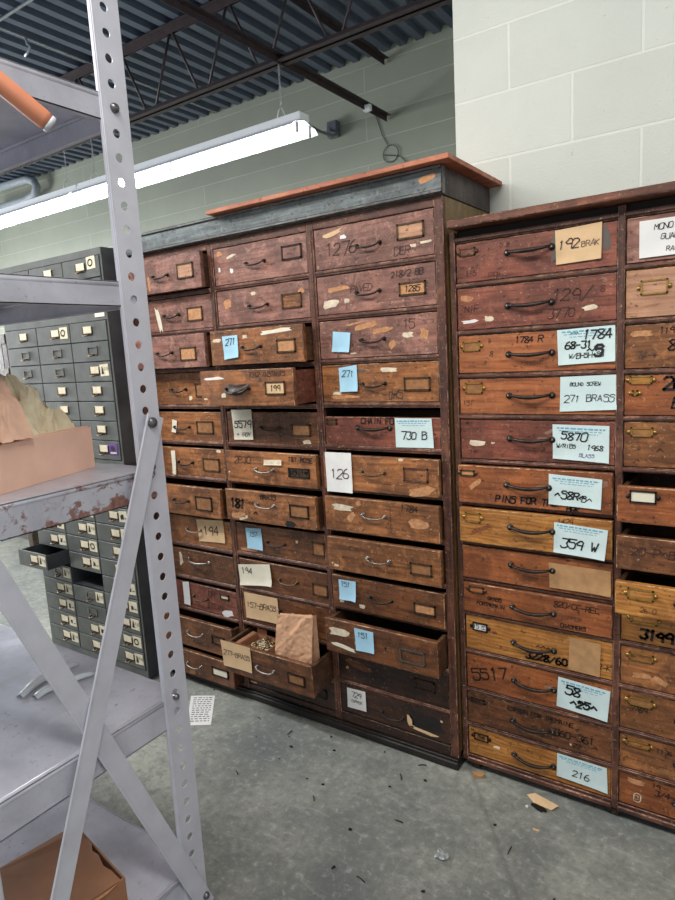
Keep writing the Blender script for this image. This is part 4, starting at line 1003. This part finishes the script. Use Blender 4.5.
# ------------------------------------------------------------------ room
b = MB(); b.box((-11, -4, -.1), (3, 5.1, 0), 'floor'); struct(b.build('floor'))
b = MB(); b.box((-11, 5.1, 0), (-.938, 5.3, 4.05), 'gwall'); struct(b.build('wall_back'))
b = MB(); b.box((-.938, 2.21, 0), (3.2, 5.3, 4.05), 'wwall'); struct(b.build('wall_right'))
b = MB(); b.box((-11.2, -4, 0), (-11, 5.3, 4.05), 'lwall'); struct(b.build('wall_left'))
b = MB(); zc = 3.905; vs = []; x = -11.0; prof = []
while x < 3.1:
    prof += [(x, zc + .042), (x + .052, zc + .042), (x + .070, zc), (x + .135, zc), (x + .153, zc + .042)]; x += .1535
vs = [(px, y, pz) for y in (-4, 5.1) for px, pz in prof]; n = len(prof)
b.add(vs, [(i, i + 1, n + i + 1, n + i) for i in range(n - 1)], 'deckmetal')
b.box((-11, -4, zc + .05), (3.1, 5.3, zc + .1), 'deckmetal'); struct(b.build('ceiling'))

# open-web joist
jo = thing('roof_joist', 'dark open-web steel joist under the metal roof, running above the fluorescent light', 'joist', (-5.5, 3.65, 3.35))
def angle_pair(x0, x1, y, z, up_, w=.045):
    b = MB()
    for s in (-1, 1):
        b.box((x0, min(y + s * .008, y + s * (w + .008)), z), (x1, max(y + s * .008, y + s * (w + .008)), z + .005), 'joist')
        b.box((x0, min(y + s * .008, y + s * .013), z if up_ else z - w), (x1, max(y + s * .008, y + s * .013), z + w if up_ else z + .005), 'joist')
    return b
pbuild(angle_pair(-10.9, -.95, 3.65, 3.36, True), 'bottom_chord', jo); pbuild(angle_pair(-10.9, -.95, 3.65, 3.895, False), 'top_chord', jo)
x = -1.76; kx = 0
while x > -10.5:
    for s in (-1, 1):
        b = MB(); b.cyl((x + s * .045, 3.65, 3.375), (x + s * .285, 3.65, 3.875), .0095, 'joist', 8); pbuild(b, 'web_rod', jo)
    x -= .585
for z, nm, lab, y0 in ((3.395, 'bridging_angle', 'lower dark steel brace running from the joist down to the green wall', .6), (3.845, 'bridging_angle', 'upper dark steel brace just under the metal roof', .6)):
    b = MB(); b.box((-2.79, y0, z), (-2.745, 5.09, z + .004), 'joist'); b.box((-2.79, y0, z - .045), (-2.786, 5.09, z), 'joist')
    o = tag(b.build(nm), lab, 'brace')
    if z < 3.5:
        k = MB(); k.box((-2.80, 4.72, z - .055), (-2.74, 4.76, z - .01), 'enamel'); k.build('clamp', o, 'pale clamp')
# conduits and cables under the roof
b = MB(); b.tube([(-4.72, .5, 3.897), (-4.74, 5.08, 3.897)], .008, 'conduit', 8); tag(b.build('conduit'), 'thin pale conduit crossing under the roof deck towards the green wall', 'conduit')
b = MB(); b.tube([(-9.0, 2.80, 3.895), (-2.5, 2.80, 3.895)], .010, 'conduit', 8); tag(b.build('conduit'), 'thin pale conduit along the roof deck in the top corner', 'conduit')
b = MB(); b.tube([(-4.73, 3.05, 3.892), (-4.72, 3.05, 3.85), (-4.69, 3.05, 3.82), (-4.73, 3.05, 3.79), (-4.77, 3.05, 3.78)], .009, 'conduit', 6); tag(b.build('wire_hook'), 'small pale wire hook hanging from the conduit', 'hook')
b = MB(); b.tube([(-8.9, 4.95, 4.02 - .14), (-8.3, 4.95, 3.86), (-8.03, 4.95, 3.85), (-7.88, 4.95, 3.80), (-7.83, 4.95, 3.72), (-7.9, 4.95, 3.64), (-8.1, 4.95, 3.61), (-8.95, 4.95, 3.62)], .05, 'pipe', 12); tag(b.build('pipe_bend'), 'grey pipe bend high on the far end of the back wall', 'pipe')

# fluorescent strip lights
def fixture(xr, L_, label):
    root = thing('fluorescent_light', label, 'light', (xr - L_ / 2, 3.65, 2.95), 'row of strip lights')
    y = 3.65; zl = 2.875; xl = xr - L_
    b = MB(); b.box((xl, y - .055, zl + .085), (xr, y + .055, zl + .135), 'enamel', .004); pbuild(b, 'channel', root)
    b = MB()
    for s in (-1, 1):
        b.poly([(xl, y + s * .0, zl + .0835), (xr, y + s * .0, zl + .0835), (xr, y + s * .11, zl + .06), (xl, y + s * .11, zl + .06)], 'enamel', (0, 0, .0012))
        b.poly([(xl, y + s * .11, zl + .06), (xr, y + s * .11, zl + .06), (xr, y + s * .15, zl + .028), (xl, y + s * .15, zl + .028)], 'enamel', (0, s * .0012, .0012))
    pbuild(b, 'reflector', root)
    for h in range(2):
        xa, xb = xr - h * L_ / 2 - .012, xr - (h + 1) * L_ / 2 + .012
        for s in (-1, 1):
            b = MB(); b.cyl((xa - .018, y + s * .07, zl + .025), (xb + .018, y + s * .07, zl + .025), .019, 'tube', 14); pbuild(b, 'tube', root)
            b = MB()
            for x in (xa - .008, xb + .008): b.box((x - .008, y + s * .07 - .014, zl + .003), (x + .008, y + s * .07 + .014, zl + .066), 'redcap')
            pbuild(b, 'tube_socket', root)
    for x in (xr - .19, xl + .19):
        b = MB(); zz = zl + .135
        b.tube([(x, y - .05, zz), (x, y - .03, zz + .05), (x, y, zz + .085), (x, y + .03, zz + .05), (x, y + .05, zz)], .004, 'enamel', 6)
        k = 0; z = zz + .085
        while z < 3.36:
            c, s = (1, 0) if k % 2 else (0, 1)
            b.tube([(x + c * .006 * math.cos(a), y + s * .006 * math.cos(a), z + .016 + .014 * math.sin(a)) for a in [i * PI / 4 for i in range(8)]], .0018, 'conduit', 5, closed=True)
            z += .024; k += 1
        pbuild(b, 'chain', root)
    return root
fixture(-2.62, 2.46, 'bright fluorescent strip light ending above the tall wooden cabinet')
fixture(-5.10, 2.46, 'bright fluorescent strip light behind the top of the grey shelving')
fixture(-7.58, 2.46, 'bright fluorescent strip light at the far end of the row')
b = MB(); b.box((-3.375, 5.03, 3.335), (-3.27, 5.098, 3.47), 'jbox', .006); b.box((-3.37, 5.02, 3.36), (-3.33, 5.031, 3.41), 'jbox', .003); tag(b.build('junction_box'), 'grey electrical junction box on the green wall', 'box')
b = MB(); pts = [Vector((-2.64, 3.70, 2.955)), Vector((-2.72, 3.95, 2.99)), Vector((-2.9, 4.4, 3.10)), Vector((-3.15, 4.85, 3.28)), Vector((-3.33, 5.03, 3.38))]
b.tube(pts, .011, 'cable', 8); tag(b.build('power_cord'), 'grey power cord from the strip light to the wall junction box', 'cord')
b = MB(); pts = [(-2.90, 5.094, 3.44), (-2.84, 5.094, 3.25), (-2.79, 5.094, 3.16)]
pts += [(-2.765 + .075 * math.cos(a), 5.088 + .006 * i / 34, 3.085 + .07 * math.sin(a)) for i, a in enumerate([2.0 - k * PI / 9 for k in range(34)])]
pts += [(-2.68, 5.094, 3.05), (-2.60, 5.094, 2.97), (-2.52, 5.094, 2.88), (-2.45, 5.094, 2.70)]
b.tube(pts, .0032, 'cable', 6); tag(b.build('coiled_wire'), 'thin wire with a coiled loop hanging on the green wall', 'wire')

# timber rack far off to the left, seen past the steel stack
rk = thing('timber_rack', 'small timber rack of shelves beyond the steel cabinet stack', 'rack', (-5.2, 2.8, 0))
for x in (-5.55, -4.83):
    for y in (2.65, 3.0):
        b = MB(); b.box((x - .03, y - .03, 0), (x + .03, y + .03, 1.70), 'rackwood'); pbuild(b, 'leg', rk)
for z in (.25, .7, 1.12, 1.40, 1.66):
    b = MB(); b.box((-5.52, 2.62, z), (-4.80, 3.03, z + .035), 'rackwood'); b.box((-5.6, 2.60, z - .03), (-4.78, 2.619, z + .04), 'rackwood'); pbuild(b, 'shelf', rk)

# ------------------------------------------------------------------ light
def area(name, loc, rot, sx, sy, power, col=(1, 1, 1)):
    l = bpy.data.lights.new(name, 'AREA'); l.shape = 'RECTANGLE'; l.size = sx; l.size_y = sy; l.energy = power; l.color = col
    o = bpy.data.objects.new(name, l); C.objects.link(o); o.location = loc; o.rotation_euler = rot; return o
area('aisle_strip_lamp', (-.6, -.1, 3.3), (math.radians(12), 0, 0), 3.6, .3, 92, (1, .97, .92))
area('bay_strip_lamp', (-4.6, .4, 3.3), (0, 0, 0), 3.6, .3, 200, (.96, .98, 1))
area('daylight_doorway', (-10.6, 1.6, 1.6), (0, math.radians(-90), 0), 2.6, 3.0, 520, (.96, .98, 1))
W_ = bpy.data.worlds.new('World'); S.world = W_; W_.use_nodes = True
W_.node_tree.nodes['Background'].inputs[0].default_value = (.86, .92, 1, 1); W_.node_tree.nodes['Background'].inputs[1].default_value = .62

# ------------------------------------------------------------------ camera
cam = bpy.data.cameras.new('Camera'); co = bpy.data.objects.new('Camera', cam); C.objects.link(co)
yaw, pitch, roll, fpx = .6020866, .155610, -.0573826, 629.25
cy, sy, cp, sp, cr, sr = math.cos(yaw), math.sin(yaw), math.cos(pitch), math.sin(pitch), math.cos(roll), math.sin(roll)
F = Vector((-sy * cp, cy * cp, -sp)); Rv = Vector((cy, sy, 0)); Uv = Rv.cross(F)
R2 = Rv * cr + Uv * sr; U2 = Uv * cr - Rv * sr
co.matrix_world = Matrix(((R2.x, U2.x, -F.x, 0), (R2.y, U2.y, -F.y, 0), (R2.z, U2.z, -F.z, 1.43), (0, 0, 0, 1)))
cam.sensor_fit = 'VERTICAL'; cam.sensor_height = 36; cam.lens = fpx / 900 * 36
cam.clip_start = .02
S.camera = co
S.view_settings.view_transform = 'Standard'; S.view_settings.look = 'None'; S.view_settings.gamma = 1; S.view_settings.exposure = 0.12
S.view_settings.use_curve_mapping = False
